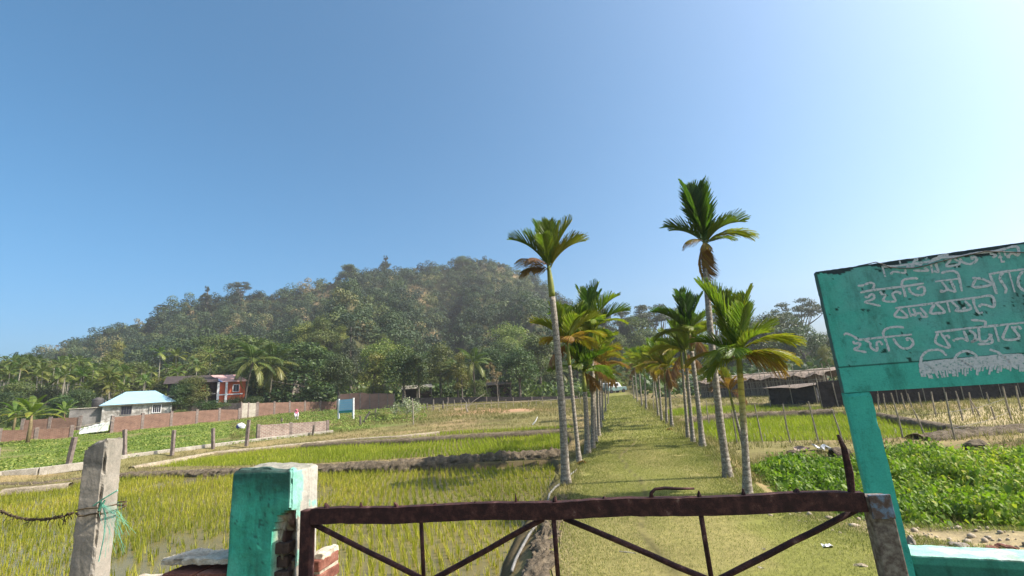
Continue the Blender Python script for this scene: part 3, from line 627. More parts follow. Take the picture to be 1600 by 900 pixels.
ST_ = [(ZA, """430,275 620,265 800,240 1000,215 1125,178|440,280 475,395|535,365 560,340 600,335 700,350 705,305|720,272 760,250 810,265 760,285 720,272|640,205 650,240|800,245 820,200 845,180 835,212|950,190 965,168|815,240 880,250 900,240|800,320 970,325 930,288|1010,240 1025,340|1070,235 1100,330
150,500 210,495 290,465 335,475 340,510 315,545|180,580 300,555 700,505 925,470|230,620 265,635 300,605 330,600 345,635 320,660 235,690 330,715 420,735|410,565 440,600 475,610 455,675 590,680 565,620 560,590 600,570 650,580 640,600|710,635 690,540 668,480 680,440 720,420 830,410 850,425|750,520 760,560 800,595 860,610 920,600 935,550 915,510 870,520 850,545
590,760 800,735 1000,710 1125,690|640,765 585,855 730,865 650,775|745,760 775,865|800,765 830,845 775,830|880,755 960,850 910,860 880,820 830,830|1050,720 1005,820 1125,815"""),
       (ZB, """0,310 100,250 350,230 560,190 700,180 860,150 1035,115 1055,215 980,195 930,235 960,240|110,235 210,210 225,225|30,330 50,430|85,320 120,410 65,402|270,265 215,345 370,315 310,260|330,350 346,355|370,255 410,300 490,320 560,285 560,245 510,240 520,270|720,195 790,215 755,245|830,180 860,285|850,295 900,290|820,245 870,235|885,165 910,225
155,430 200,410 290,400 345,430 365,490 395,640|80,525 370,490|265,515 300,590 320,650|160,530 210,590 235,620 300,640 315,655|235,620 155,645 160,620|515,485 560,485 650,500 740,560 530,590 560,490|725,445 760,540 805,670|710,440 850,415 1125,380|880,420 845,460 850,510 910,600 905,665|945,405 1015,650|1110,400 1060,480 1060,570 1125,640
0,790 300,745 550,715 745,695 770,820 680,800 620,795 595,825|75,780 25,890 190,885 100,785|220,760 255,885|275,760 350,830 330,870 500,845 430,750|440,830 400,842|530,725 540,800 590,890 640,885"""),
       (ZC, """60,250 100,235 190,275 220,305|220,310 400,290 860,245|170,320 190,350 250,345 240,390 185,420 330,455|310,310 370,345 380,395 450,435 450,340 490,330 515,370|595,445 560,330 525,245 540,195 600,165 700,155 770,165|640,290 690,360 750,405 830,400 875,350 850,295 800,290 815,320|960,580 980,500 1040,440 1125,425 1200,432 1270,495"""),
       (ZD, """80,295 400,255 700,225 1125,180|115,300 90,415 250,470 150,305|190,345 235,335 245,370|290,395 330,375 400,365 460,390 415,275|480,270 550,320 540,390 510,405 600,370|590,245 610,390 690,390 740,330 705,320|580,435 740,420 740,350|500,150 660,165 665,220|780,235 830,405|935,210 880,370 1065,360 975,225|1000,240 1060,230 1090,260|310,610 350,550 430,515 510,530 600,595|720,495 820,530 875,580""")]
WASH = [((1436, 568), (1450, 566), (1500, 561), (1560, 556), (1597, 554)), ((1440, 592), (1462, 589), (1500, 586), (1553, 582), (1597, 578))]
lv, lf = [], []; koff = 0
def ribbon(P2, w):
    """rounded brush stroke in the board's plane"""
    global koff
    P = np.array(P2, float)
    if len(P) > 2:
        Q = []; pe = np.vstack([2 * P[0] - P[1], P, 2 * P[-1] - P[-2]])
        for i in range(1, len(pe) - 2):
            for t in np.linspace(0, 1, 6, endpoint=False):
                a, b, c, d = pe[i - 1], pe[i], pe[i + 1], pe[i + 2]
                Q.append(.5 * ((2 * b) + (c - a) * t + (2 * a - 5 * b + 4 * c - d) * t * t + (3 * b - a - 3 * c + d) * t ** 3))
        Q.append(P[-1]); P = np.array(Q)
    d = np.gradient(P, axis=0); d /= (np.hypot(d[:, 0], d[:, 1])[:, None] + 1e-9); nn = np.stack([-d[:, 1], d[:, 0]], -1)
    ww = w / 2 * (1 + .22 * np.array([random.uniform(-1, 1) for _ in range(len(P))])); ww[0] *= .7; ww[-1] *= .65
    koff = (koff + 1) % 14; y = -.0020 - koff * .00012; b = len(lv)
    for i in range(len(P)):
        for sgn in (-1, 1):
            q = P[i] + nn[i] * ww[i] * sgn; lv.append((q[0], y, q[1]))
    for i in range(len(P) - 1): lf.append((b + 2 * i, b + 2 * i + 1, b + 2 * i + 3, b + 2 * i + 2))
for (ox, oy), txt in ST_:
    for st in txt.replace("\n", "|").split("|"):
        pts = [tuple(map(float, p.split(","))) for p in st.split()]
        ribbon([onpl(ox + a / 7.5, oy + b / 7.5, S0, SD) for a, b in pts], .0175)
# bottom line: letters drowned in a broad pale wash of the same paint
for i in range(64):
    t = i / 45; a = [np.interp(t * 4, range(5), [p[k] for p in WASH[0]]) for k in (0, 1)]; b = [np.interp(t * 4, range(5), [p[k] for p in WASH[1]]) for k in (0, 1)]
    kx = random.uniform(.72, 1.12); e = (a[0] + (b[0] - a[0]) * kx + random.uniform(-2, 2), a[1] + (b[1] - a[1]) * kx)
    ribbon([onpl(*a, S0, SD), onpl(*e, S0, SD)], .018 if random.random() < .8 else .026)
for k in range(5):
    ribbon([onpl(p[0], p[1] + k * 3.4, S0, SD) for p in WASH[0]], .016)
me = bpy.data.meshes.new("lettering"); me.from_pydata(lv, [], lf)
m_, n_, l_, b_ = new_mat("faded_white_lettering"); t_ = noise_node(n_, l_, 60, 6, .7); r_ = ramp(n_, [(.36, (.09, .27, .24)), (.45, (.50, .52, .55)), (.7, (.66, .65, .68))]); l_.new(t_.outputs[0], r_.inputs[0]); l_.new(r_.outputs[0], b_.inputs["Base Color"]); b_.inputs["Roughness"].default_value = .8
me.materials.append(m_); place("lettering", me, sg)
cb = MB(); P = []
for a, b in ((285, 196), (330, 178), (375, 172), (410, 186), (450, 201), (500, 206), (580, 205), (640, 193), (700, 176), (780, 155), (850, 139), (960, 116), (1060, 118), (1177, 123), (1300, 118)):
    x, z = onpl(1260 + a / 3.4618, 360 + b / 3.4615, S0, SD); P.append((x, -.014, z))
P[0] = (P[0][0], .03, ST + .004); P[1] = (P[1][0], .03, ST + .008); P[2] = (P[2][0], .0, ST + .010)
cb.tube(P, .0042, 6); c_ = cb.build("loose_cable", M_WIRE, None, True, loc=(S0[0], S0[1], 0), rz=SR)
tag(c_, "thin grey cable draped over the top edge of the green signboard", "cable")

FALLEN = []
# --- things lying on the ground
def stone(name, u, v, size, mat, label, cat, group=None, sq=(1, .8, .6), seed=1):
    from mathutils import noise
    bm = bmesh.new(); bmesh.ops.create_icosphere(bm, subdivisions=3, radius=1.0)
    for q in bm.verts:
        n = noise.fractal(q.co * 1.1 + Vector((seed * 7.7, 0, 0)), .8, 2, 4); q.co *= (1 + .35 * n)
        q.co = Vector((q.co.x * sq[0], q.co.y * sq[1], q.co.z * sq[2])) * size / 2
    me = bpy.data.meshes.new(name); bm.to_mesh(me); bm.free(); me.materials.append(mat)
    p = hit(u, v); o = place(name, me, None, (p[0], p[1], p[2] + size * sq[2] * .3), (0, 0, seed)); tag(o, label, cat, group)
stone("stone", 1426, 857, .13, M_STONE, "upright brown stone just behind the green signboard plinth", "stone", "stones behind the signboard", (.7, .6, 1.0), 1)
stone("stone", 1499, 858, .17, M_STONE, "flat pinkish stone behind the plinth, between the upright stone and the rubble", "stone", "stones behind the signboard", (1, .7, .35), 2)
stone("stone", 1476, 859, .09, M_STONE, "small dark stone left of the flat pinkish stone behind the plinth", "stone", "stones behind the signboard", (1, .7, .45), 3)
stone("brick_piece", 1553, 863, .17, M_BRICK, "broken reddish brick piece right behind the plinth", "brick", "stones behind the signboard", (1, .6, .4), 4)
stone("brick_piece", 1575, 861, .15, M_BRICK, "longer pale red brick piece beside the broken one behind the plinth", "brick", "stones behind the signboard", (1.2, .6, .35), 5)
stone("clod", 1347, 891, .12, M_SOIL, "dry earth clod beside the latch post of the gate", "clod", None, (1, .8, .4), 6)
stone("clod", 1240, 712, .3, M_MUD, "dark earth clod at the edge of the weeds by the bamboo stakes", "clod", None, (1, .8, .5), 8)
stone("clod", 1526, 703, .42, M_MUD, "big dark lump of earth on the bank above the weeds", "clod", None, (1, .8, .6), 9)
mb = MB(); p = hit(968, 866); q = hit(995, 869); mb.tube([p + [0, 0, .02], (p + q) / 2 + [0, 0, .024], q + [0, 0, .02]], [.012, .011, .008], 6)
tag(mb.build("stick", M_BAMBOO), "short pale stick lying on the grass path behind the gate", "stick")
def litter(name, u, v, size, mat, label, cat, seed):
    rr = random.Random(seed); p = hit(u, v); mb = MB(); V = []; n = 5
    for i in range(n):
        for j in range(n): V.append((size * (i / 4 - .5) + rr.uniform(-.1, .1) * size, size * .7 * (j / 4 - .5) + rr.uniform(-.1, .1) * size, .02 + rr.uniform(0, .35) * size))
    F = [(i * n + j, i * n + j + 1, (i + 1) * n + j + 1, (i + 1) * n + j) for i in range(n - 1) for j in range(n - 1)]
    mb.add(V, F); tag(mb.build(name, mat, None, loc=p, rz=seed), label, cat)
litter("plastic_scrap", 1295, 861, .09, M_WHITE, "crumpled white plastic scrap on the grass near the latch post", "litter", 3)
litter("paper_scrap", 1190, 893, .05, M_PLASTER, "small cream paper scrap on the grass path at the lower edge", "litter", 5)
litter("husk_scrap", 1194, 863, .05, M_SOIL, "pale dry husk lying on the path between the gate braces", "litter", 7)
litter("rag", 1255, 706, .34, plain("brown_rag", [(.3, (.14, .06, .04)), (.7, (.45, .36, .3))], 5, .9, .2), "faded reddish brown rag at the top of the weed bank", "litter", 9)
for k, (u, v, az_, L_, lab) in enumerate(((1046, 674, 60, 1.2, "dry brown frond fallen at the path edge beside the yellow green palm cluster"), (1152, 738, 200, .8, "small dry frond lying at the foot of the tallest right palm"), (912, 728, 80, .8, "dry frond fallen at the foot of the thin pale left palm"))):
    FALLEN.append((u, v, az_, L_, lab))
litter("plastic_sheet", 1286, 705, .42, M_WHITE, "scrap of white plastic sheet on the weed bank by the stakes", "litter", 11)
# grey hose along the left edge of the path
P = [hit(u, v) + [0, 0, h] for u, v, h in ((800, 899, .03), (806, 880, .03), (815, 862, .03), (826, 843, .035), (838, 826, .04), (850, 808, .04), (856, 790, .05), (859, 778, .06), (868, 766, .05), (880, 757, .04), (893, 742, .02), (906, 731, .0))]
tag(MB().tube(P, .019, 9).build("hose", M_PIPE, None, True), "grey plastic hose along the left edge of the grass path", "hose")
# ------------------------------------------------------------------ palms along the path
def frond_mesh(name, L, droop, vee, seed, n=44, wid=.028, leafl=.46, hang=.15, mat=None, dry=0.0, petiole=.12):
    """areca frond leaving the origin along +X and bending down by droop (radians) towards -Z; stiff pleated leaflets"""
    rr = np.random.default_rng(seed); V = []; F = []; T = []
    ns = 24; s = np.linspace(0, 1, ns); ang = -droop * s ** 1.5
    px = np.concatenate([[0], np.cumsum(np.cos(ang[:-1]))]) * L / (ns - 1); pz = np.concatenate([[0], np.cumsum(np.sin(ang[:-1]))]) * L / (ns - 1)
    def quad(a, b, c, d, t):
        k = len(V); V.extend([a, b, c, d]); F.append((k, k + 1, k + 2, k + 3)); T.extend(t if hasattr(t, '__len__') else [t] * 4)
    for i in range(ns - 1):                                   # rachis
        w0 = .016 * (1 - .8 * s[i]) * L; w1 = .016 * (1 - .8 * s[i + 1]) * L
        p = np.array([px[i], 0, pz[i]]); q = np.array([px[i + 1], 0, pz[i + 1]])
        for (y0, z0), (y1, z1) in (((-1, .3), (1, .3)), ((1, .3), (0, -1)), ((0, -1), (-1, .3))):
            quad(p + [0, y0 * w0, z0 * w0], p + [0, y1 * w0, z1 * w0], q + [0, y1 * w1, z1 * w1], q + [0, y0 * w1, z0 * w1], .62 + dry * .2)
    for k in range(n):
        u = petiole + (1 - petiole) * (k + .5) / n
        for sd in (-1, 1):
            uu = min(.995, u + rr.uniform(-.012, .012)); x = np.interp(uu, s, px); z = np.interp(uu, s, pz); a = np.interp(uu, s, ang)
            t = np.array([math.cos(a), 0, math.sin(a)]); up = np.array([-math.sin(a), 0, math.cos(a)]); sidev = np.array([0, sd, 0])
            l = L * leafl * (math.sin(math.pi * (.16 + .80 * (uu - petiole) / (1 - petiole))) ** .7) * rr.uniform(.85, 1.1)
            fw = .55 + 1.25 * uu + rr.uniform(-.1, .1); v = vee * (1.1 - .5 * uu) + rr.uniform(-.12, .12)
            d = t * fw + sidev * math.cos(v) + up * math.sin(v); d /= np.linalg.norm(d)
            wd = wid * L * rr.uniform(.8, 1.2) * (1.15 - .35 * uu); wv = np.cross(d, up); wv /= np.linalg.norm(wv) + 1e-9
            fold = np.cross(wv, d) * wd * .35; p = np.array([x, 0, z]); pr = None; tn = rr.uniform(.25, .75); segs = 4
            for q in range(segs + 1):
                e = q / segs; hg = hang * l * e * e * rr.uniform(.8, 1.2)
                c = p + d * l * e - np.array([0, 0, 1]) * hg
                w = wd * (0.35, 1, 1.05, .8, .10)[q] * .5
                cur = (c - wv * w + fold * .5, c - fold * .5, c + wv * w + fold * .5, min(1, tn + (.30 + dry) * max(0, e - .55) * 1.4))
                if pr is not None:
                    quad(pr[0], pr[1], cur[1], cur[0], [pr[3], pr[3], cur[3], cur[3]]); quad(pr[1], pr[2], cur[2], cur[1], [pr[3], pr[3], cur[3], cur[3]])
                pr = cur
    return npmesh(name, np.array(V), np.array(F), mat or M_AR, T)
FR = {}
for k in range(3):
    FR['up', k] = frond_mesh("frond", 1, .35, .75, 100 + k, hang=.03)
    FR['mid', k] = frond_mesh("frond", 1, .85, .62, 110 + k, hang=.08)
    FR['low', k] = frond_mesh("frond", 1, 1.15, .25, 120 + k, hang=.32)
    FR['dead', k] = frond_mesh("frond", 1, .9, -.35, 130 + k, n=26, wid=.032, leafl=.42, hang=.55, dry=.4)
M_AT, n_, l_, b_ = new_mat("areca_trunk")
tc_ = n_.new("ShaderNodeTexCoord"); sx_ = n_.new("ShaderNodeSeparateXYZ"); l_.new(tc_.outputs["Object"], sx_.inputs[0])
nz_ = noise_node(n_, l_, 9, 6, .7); nf_ = noise_node(n_, l_, 26, 8, .8)
zz_ = mathn(n_, l_, 'ADD', mathn(n_, l_, 'MULTIPLY', sx_.outputs[2], 62.0), mathn(n_, l_, 'MULTIPLY', nz_.outputs[0], 9.0)); sn_ = mathn(n_, l_, 'SINE', zz_)
r1_ = ramp(n_, [(.30, (.085, .065, .046)), (.46, (.185, .152, .115)), (.56, (.30, .262, .208)), (.66, (.52, .48, .40))]); l_.new(nf_.outputs[0], r1_.inputs[0])
r2_ = ramp(n_, [(.0, (.60, .57, .52)), (.16, (1, 1, 1)), (1, (1.05, 1.05, 1.03))]); l_.new(mathn(n_, l_, 'ADD', mathn(n_, l_, 'MULTIPLY', sn_, .5), .5), r2_.inputs[0])
at_ = n_.new("ShaderNodeAttribute"); at_.attribute_name = "tint"
c_ = mixc(n_, l_, r1_.outputs[0], r2_.outputs[0], .8, 'MULTIPLY'); yl_ = mixc(n_, l_, (.46, .36, .04), r2_.outputs[0], .9, 'MULTIPLY')
l_.new(mixc(n_, l_, c_, yl_, at_.outputs["Fac"]), b_.inputs["Base Color"]); b_.inputs["Roughness"].default_value = .8; bump(n_, l_, b_, sn_, .35, .006)
M_SHAFT = plain("crownshaft", [(.3, (.085, .13, .022)), (.55, (.19, .20, .035)), (.8, (.33, .25, .06))], 4, .45, .1, .01)
def bez(a, b, c, n):
    return [a * (1 - t) ** 2 + b * 2 * t * (1 - t) + c * t * t for t in np.linspace(0, 1, n)]
def areca(base_uv, crown_uv, rad, fronds, label, bend=0.0, yellow=0.0, group="areca palms along the grass path", dY=0.0, p0=None, shaft=.55, top=None):
    p = hit(*base_uv) if p0 is None else np.array(p0); c = atY(*crown_uv, p[1] + dY) if top is None else np.array(top)
    root = tag(empty("areca_palm", p - [0, 0, .03]), label, "palm tree", group); h = c - p
    ctrl = h * .5 + np.array([bend, 0, 0]); P = bez(np.zeros(3), ctrl, h, 40)
    cut = 1 - shaft / np.linalg.norm(h); k = max(5, int(40 * cut)); 
    rs = [rad * (1 + .75 * math.exp(-i / 40 * np.linalg.norm(h) * 5.5) - .22 * i / 40) for i in range(40)]
    mb = MB(); mb.tube([P[i] + np.array([0, 0, -.1 if i == 0 else 0]) for i in range(k)], rs[:k], 12, jit=.03)
    mb.t = [yellow * min(1, max(0, (v[2] / h[2] - .40) * 3.2)) for v in mb.v]; mb.build("trunk", M_AT, root, True)
    mb = MB(); Q = P[k - 1:]; nq = len(Q)
    mb.tube(Q, [rs[k - 1] * (.98 + .35 * math.sin(math.pi * min(1, i / nq * 1.2)) * (1 - i / nq) - .45 * (i / nq)) for i in range(nq)], 10)
    mb.build("crownshaft", M_SHAFT, root, True)
    for i, (az_, el, kind, tone, L) in enumerate(fronds):
        o = place("frond", FR[kind, (i + int(abs(p[0]) * 10)) % 3], root, h - (h - ctrl) / np.linalg.norm(h - ctrl) * .05 * (i % 3), None, L)
        o.rotation_euler = (Matrix.Rotation(R(az_), 3, 'Z') @ Matrix.Rotation(R(-el), 3, 'Y') @ Matrix.Rotation(random.uniform(-.25, .25), 3, 'X')).to_euler()
        o.color = (tone, 0, 0, 1)
        if kind == 'dead': o['label'] = "dry brown hanging frond"
    return root
def generic(seed, L, n=9, yel=.35):
    yel += .07
    rr = random.Random(seed); out = []; a0 = rr.uniform(0, 360)
    for i in range(n):
        t = i / (n - 1); az_ = a0 + i * 137.5 + rr.uniform(-20, 20)
        if t < .28: out.append((az_, rr.uniform(68, 86), 'up', max(.05, yel - .22 + rr.uniform(-.05, .1)), L * rr.uniform(.95, 1.1)))
        elif t < .68: out.append((az_, rr.uniform(42, 64), 'mid', yel - .08 + rr.uniform(-.1, .12), L * rr.uniform(.9, 1.1)))
        elif t < .95: out.append((az_, rr.uniform(16, 40), 'low', yel + .03 + rr.uniform(-.1, .15), L * rr.uniform(.8, 1)))
        else: out.append((az_, rr.uniform(-35, 0), 'dead', .86 + rr.uniform(-.1, .1), L * rr.uniform(.7, .9)))
    return out
areca((884, 757), (857, 414), .078, [(178, 60, 'mid', .24, 1.02), (165, 70, 'up', .30, .95), (112, 84, 'up', .24, 1.16), (80, 80, 'up', .30, 1.12), (50, 76, 'up', .34, 1.1), (18, 62, 'mid', .42, 1.05), (350, 66, 'up', .46, 1.08), (5, 54, 'mid', .50, 1.05), (200, 40, 'dead', .92, .72), (225, 26, 'dead', .88, .66), (180, 15, 'dead', .95, .62), (160, 30, 'dead', .90, .6), (280, 74, 'up', .32, .95), (255, 66, 'mid', .38, .8)],
      "tallest left palm, grey trunk nearest the gate, small tuft below its crown", .10, shaft=.62)
areca((1138, 748), (1100, 374), .068, [(172, 46, 'mid', .16, 0.83), (150, 54, 'mid', .2, 0.74), (105, 88, 'up', .16, 1.42), (60, 84, 'up', .18, 1.34), (85, 78, 'up', .2, 1.2), (20, 54, 'mid', .22, 0.93), (0, 40, 'mid', .30, 0.93), (345, 26, 'low', .50, 0.89), (330, 50, 'mid', .34, 0.74), (200, 12, 'dead', .62, 0.52), (250, -10, 'dead', .72, 0.44), (300, 20, 'low', .4, 0.59), (192, -62, 'dead', .80, 0.78), (205, -70, 'dead', .84, 0.67), (5, -50, 'dead', .62, 0.37)],
      "tallest right palm, dark crown against the sky and a hanging dry frond", -.12, shaft=.5)
areca((1168, 774), (1153, 548), .056, [(140, 78, 'up', 0.34, 1.3), (128, 82, 'up', 0.38, 1.2), (95, 84, 'up', 0.40, 1.15), (40, 66, 'up', 0.38, 1.2), (14, 50, 'mid', 0.38, 0.90), (60, 74, 'up', 0.46, 1.1), (0, 32, 'low', 0.52, 0.93), (345, -4, 'dead', .78, 0.70), (185, 42, 'mid', 0.32, 0.81), (215, 18, 'low', 0.38, 0.81), (245, 24, 'low', 0.34, 0.74), (172, 26, 'low', 0.64, 0.78), (290, 40, 'mid', 0.44, 0.67), (320, 14, 'low', 0.58, 0.81), (20, 14, 'low', 0.60, 0.78), (330, 2, 'dead', .66, 0.67), (270, 62, 'up', 0.38, .9), (200, 5, 'low', 0.50, 0.74)],
      "low palm nearest the gate on the right, yellow upper trunk and wide ragged crown", .02, .85, shaft=.3)
areca((1098, 699), (1076, 516), .070, generic(5, 1.1, 12, .24) + [(165, 56, 'mid', .2, 1.1)], "dark green crowned palm with swollen trunk base in the right row", .03)
areca((1083, 692), (1070, 545), .056, generic(6, 1.0, 9, .44), "slim palm just behind the swollen trunk base, right one of two")
areca((1075, 686), (1064, 548), .052, generic(7, .95, 9, .38), "slim palm just behind the swollen trunk base, left one of two")
areca((1163, 702), (1138, 606), .040, generic(8, .6, 8, .72), "small thin leaning palm with orange crown behind the yellow trunk")
R3 = [((1050, 668), (1043, 572), .055, .48), ((1042, 663), (1038, 577), .050, .54), ((1034, 658), (1027, 566), .050, .44), ((1029, 652), (1020, 570), .05, .58)]
for i, (b, c, r_, y_) in enumerate(R3):
    areca(b, c, r_, generic(20 + i, 1.15, 11, y_), ("first and nearest", "second", "third", "farthest")[i] + " palm of the yellow green cluster midway down the right row")
R4 = [((1010, 641), (1006, 574), .06, .4), ((1003, 636), (998, 570), .055, .5), ((996, 629), (991, 566), .055, .45), ((991, 624), (986, 568), .05, .5)]
for i, (b, c, r_, y_) in enumerate(R4):
    areca(b, c, r_, generic(30 + i, 1.35, 10, y_), ("nearest", "second", "third", "last and farthest")[i] + " slim palm at the far end of the right row")
LL = [((905, 722), (886, 532), .055, .48, .95, 11, "thin pale trunked palm with yellow crown, second from the gate on the left"),
      ((918, 709), (911, 578), .075, .26, .95, 11, "short palm with wide fan crown, third from the gate on the left"),
      ((926, 702), (923, 512), .066, .30, 1.15, 12, "tall palm with bright upright crown rising over the left row"),
      ((931, 692), (926, 556), .055, .58, 1.05, 9, "palm with brownish yellow crown right behind the tall bright one on the left"),
      ((936, 682), (933, 568), .055, .66, 1.05, 9, "palm with orange brown fronds in the middle of the left row"),
      ((939, 670), (938, 560), .052, .5, 1.1, 9, "yellow green palm beyond the orange brown one in the left row"),
      ((942, 657), (940, 572), .05, .6, 1.1, 8, "slim brownish palm, third from the far end of the left row"),
      ((946, 644), (945, 580), .05, .45, 1.1, 8, "slim greener palm, second from the far end of the left row"),
      ((950, 632), (950, 586), .05, .5, 1.1, 8, "last small palm at the far end of the left row")]
for i, (b, c, r_, y_, L_, n__, lab) in enumerate(LL): areca(b, c, r_, generic(50 + i, L_ * 1.12, n__ + 3, y_), lab, .05 * math.sin(i))

for u, v, az_, L_, lab in FALLEN:
    p = hit(u, v); o = place("fallen_frond", FR['dead', 1], None, (p[0], p[1], p[2] + .10), None, L_); o.rotation_euler = (R(20), R(2), R(az_)); o.color = (.9, 0, 0, 1); tag(o, lab, "frond")
# ------------------------------------------------------------------ trees
def kites(C, N, size, rr, asp=.55, jit=.55, fold=0.0):
    """leaf clumps: kite shaped faces at C facing roughly N"""
    n = len(C); N = N + rr.normal(0, jit, (n, 3)); N /= np.linalg.norm(N, axis=1)[:, None] + 1e-9
    T = np.cross(N, rr.normal(0, 1, (n, 3))); T /= np.linalg.norm(T, axis=1)[:, None] + 1e-9; B = np.cross(N, T)
    s = size * rr.uniform(.6, 1.35, n)[:, None]
    V = np.stack([C - T * s * .5, C + B * s * asp * .5 - T * s * .05, C + T * s * .5 - N * s * .12, C - B * s * asp * .5 - T * s * .05], 1).reshape(-1, 3)
    return V, np.arange(4 * n).reshape(n, 4)
def sph(n, rr, up=-.35):
    d = rr.normal(0, 1, (int(n * 2.4) + 8, 3)); d /= np.linalg.norm(d, axis=1)[:, None]; d = d[(d[:, 2] > up) | (rr.random(len(d)) < .25)]
    return d[:n]
def lobes(spec, n_leaf, leaf, rr, asp=.6, deep=.45, jit=.5):
    """foliage spread over and inside a set of lobes (centre, radii, tone)"""
    vol = np.array([r[0] * r[1] + r[0] * r[2] for _, r, _ in spec]); vol = vol / vol.sum(); Vs = []; Ts = []
    for (c, r, tone), w in zip(spec, vol):
        n = max(6, int(n_leaf * w)); d = sph(n, rr); n = len(d); k = 1 - deep * rr.random(n) ** 2.2 + .10 * rr.normal(0, 1, n)
        lump = 1 + .16 * np.sin(d[:, 0] * 7 + c[0] * 5) * np.sin(d[:, 1] * 6 + c[1] * 3) + .12 * np.sin(d[:, 2] * 9 + c[0])
        C = np.array(c) + d * np.array(r) * (k * lump)[:, None]
        V, _ = kites(C, d * .7 + [0, 0, .5], leaf, rr, asp, jit); Vs.append(V)
        Ts.append(np.repeat(np.clip(tone + rr.normal(0, .17, n), 0, 1), 4))
    V = np.concatenate(Vs); return V, np.arange(len(V)).reshape(-1, 4), np.concatenate(Ts)
def limb_mesh(h, r, targets, rr, lean=.0, mat=None, forks=1):
    mb = MB(); top = np.array([lean, 0, h]); P = bez(np.zeros(3), np.array([lean * .2 + rr.uniform(-.05, .05) * h, rr.uniform(-.05, .05) * h, h * .5]), top, 8)
    mb.tube(P, [r * (1.35 if i == 0 else 1 - .45 * i / 7) for i in range(8)], 8, jit=.06)
    for t in targets:
        k = rr.integers(4, 8); a = P[k]; t = np.array(t); m = (a + t) / 2 + np.array([0, 0, -.08 * np.linalg.norm(t - a)])
        mb.tube(bez(a, m, t, 6), [r * .42 * (1 - .8 * i / 5) for i in range(6)], 6)
    me = bpy.data.meshes.new("trunk"); me.from_pydata(mb.v, [], mb.f); me.materials.append(mat or M_BARK)
    for p in me.polygons: p.use_smooth = True
    return me
def tree_kind(kind, seed, mat, n_leaf=2600, leaf=.45):
    """unit tree about 10 m tall; returns (trunk mesh, crown mesh)"""
    rr = np.random.default_rng(seed); sp = []
    if kind == 'round':
        for i in range(18):
            a = rr.uniform(0, 6.28); q = rr.random() ** .5 * 2.9; z = rr.uniform(3.2, 8.6); q *= 1.05 - .09 * abs(z - 5) ; rad_ = rr.uniform(1.0, 1.75)
            sp.append(((q * math.cos(a), q * math.sin(a), z), (rad_ * 1.1, rad_ * 1.1, rad_ * .85), rr.uniform(.2, .8)))
        sp.append(((0, 0, 8.6), (1.5, 1.5, 1.2), .6)); th, tr_ = 5, .28
    elif kind == 'mango':
        for i in range(34):
            d = sph(1, rr, -.1)[0]; sp.append(((d[0] * 3.9, d[1] * 3.9, 3.6 + d[2] * 5.0), (1.35, 1.35, 1.1), rr.uniform(.25, .7)))
        for i in range(12):
            a = rr.uniform(0, 6.28); sp.append(((4.0 * math.cos(a), 4.0 * math.sin(a), rr.uniform(.9, 2.5)), (1.2, 1.2, 1.0), rr.uniform(.2, .6)))
        th, tr_ = 4, .4
    elif kind == 'tall':
        for i in range(16):
            z = rr.uniform(3, 9.3); a = rr.uniform(0, 6.28); q = rr.random() * (2.0 - .13 * abs(z - 5.5)); sp.append(((q * math.cos(a), q * math.sin(a), z), (rr.uniform(.7, 1.3),) * 2 + (rr.uniform(.6, 1.1),), rr.uniform(.15, .85)))
        th, tr_ = 7, .2
    elif kind == 'feather':                                   # casuarina-like
        for i in range(38):
            z = rr.uniform(2.0, 9.9); a = rr.uniform(0, 6.28); q = rr.random() ** .6 * 2.0 * (1 - (z - 2) / 9.0) ** .8; sp.append(((q * math.cos(a), q * math.sin(a), z), (.68 * (1 - .07 * z), .68 * (1 - .07 * z), .75 * (1 - .03 * z)), rr.uniform(.2, .8)))
        th, tr_ = 9.3, .17
    elif kind == 'umbrella':                                  # rain tree: flat spreading tiers on visible limbs
        for i in range(20):
            a = rr.uniform(0, 6.28); q = rr.random() ** .5 * 4.6; sp.append(((q * math.cos(a), q * math.sin(a), 8.6 - .05 * q * q + rr.uniform(-1.3, .6)), (rr.uniform(.9, 1.6),) * 2 + (rr.uniform(.28, .5),), rr.uniform(.2, .8)))
        th, tr_ = 5.2, .3
    elif kind == 'shrub':
        for i in range(10):
            a = rr.uniform(0, 6.28); q = rr.random() * 3.4; sp.append(((q * math.cos(a), q * math.sin(a), rr.uniform(1.5, 7)), (rr.uniform(1.4, 2.3),) * 2 + (rr.uniform(1.3, 2.0),), rr.uniform(.2, .8)))
        th, tr_ = 3, .18
    elif kind == 'bare':
        th, tr_ = 5, .16
        for i in range(13):
            a = rr.uniform(0, 6.28); q = rr.uniform(.6, 3); sp.append(((q * math.cos(a), q * math.sin(a), rr.uniform(5, 9.5)), (.6, .6, .5), rr.uniform(.3, .9)))
    V, F, T = lobes(sp, n_leaf, leaf, rr, .6 if kind != 'feather' else .25, .5 if kind != 'umbrella' else .8)
    tg = [s_[0] for s_ in sp]; rr.shuffle(tg)
    return limb_mesh(th, tr_, tg[:9 if kind not in ('umbrella', 'bare') else 14], rr), npmesh("crown", V, F, mat, T)
KINDS = {}
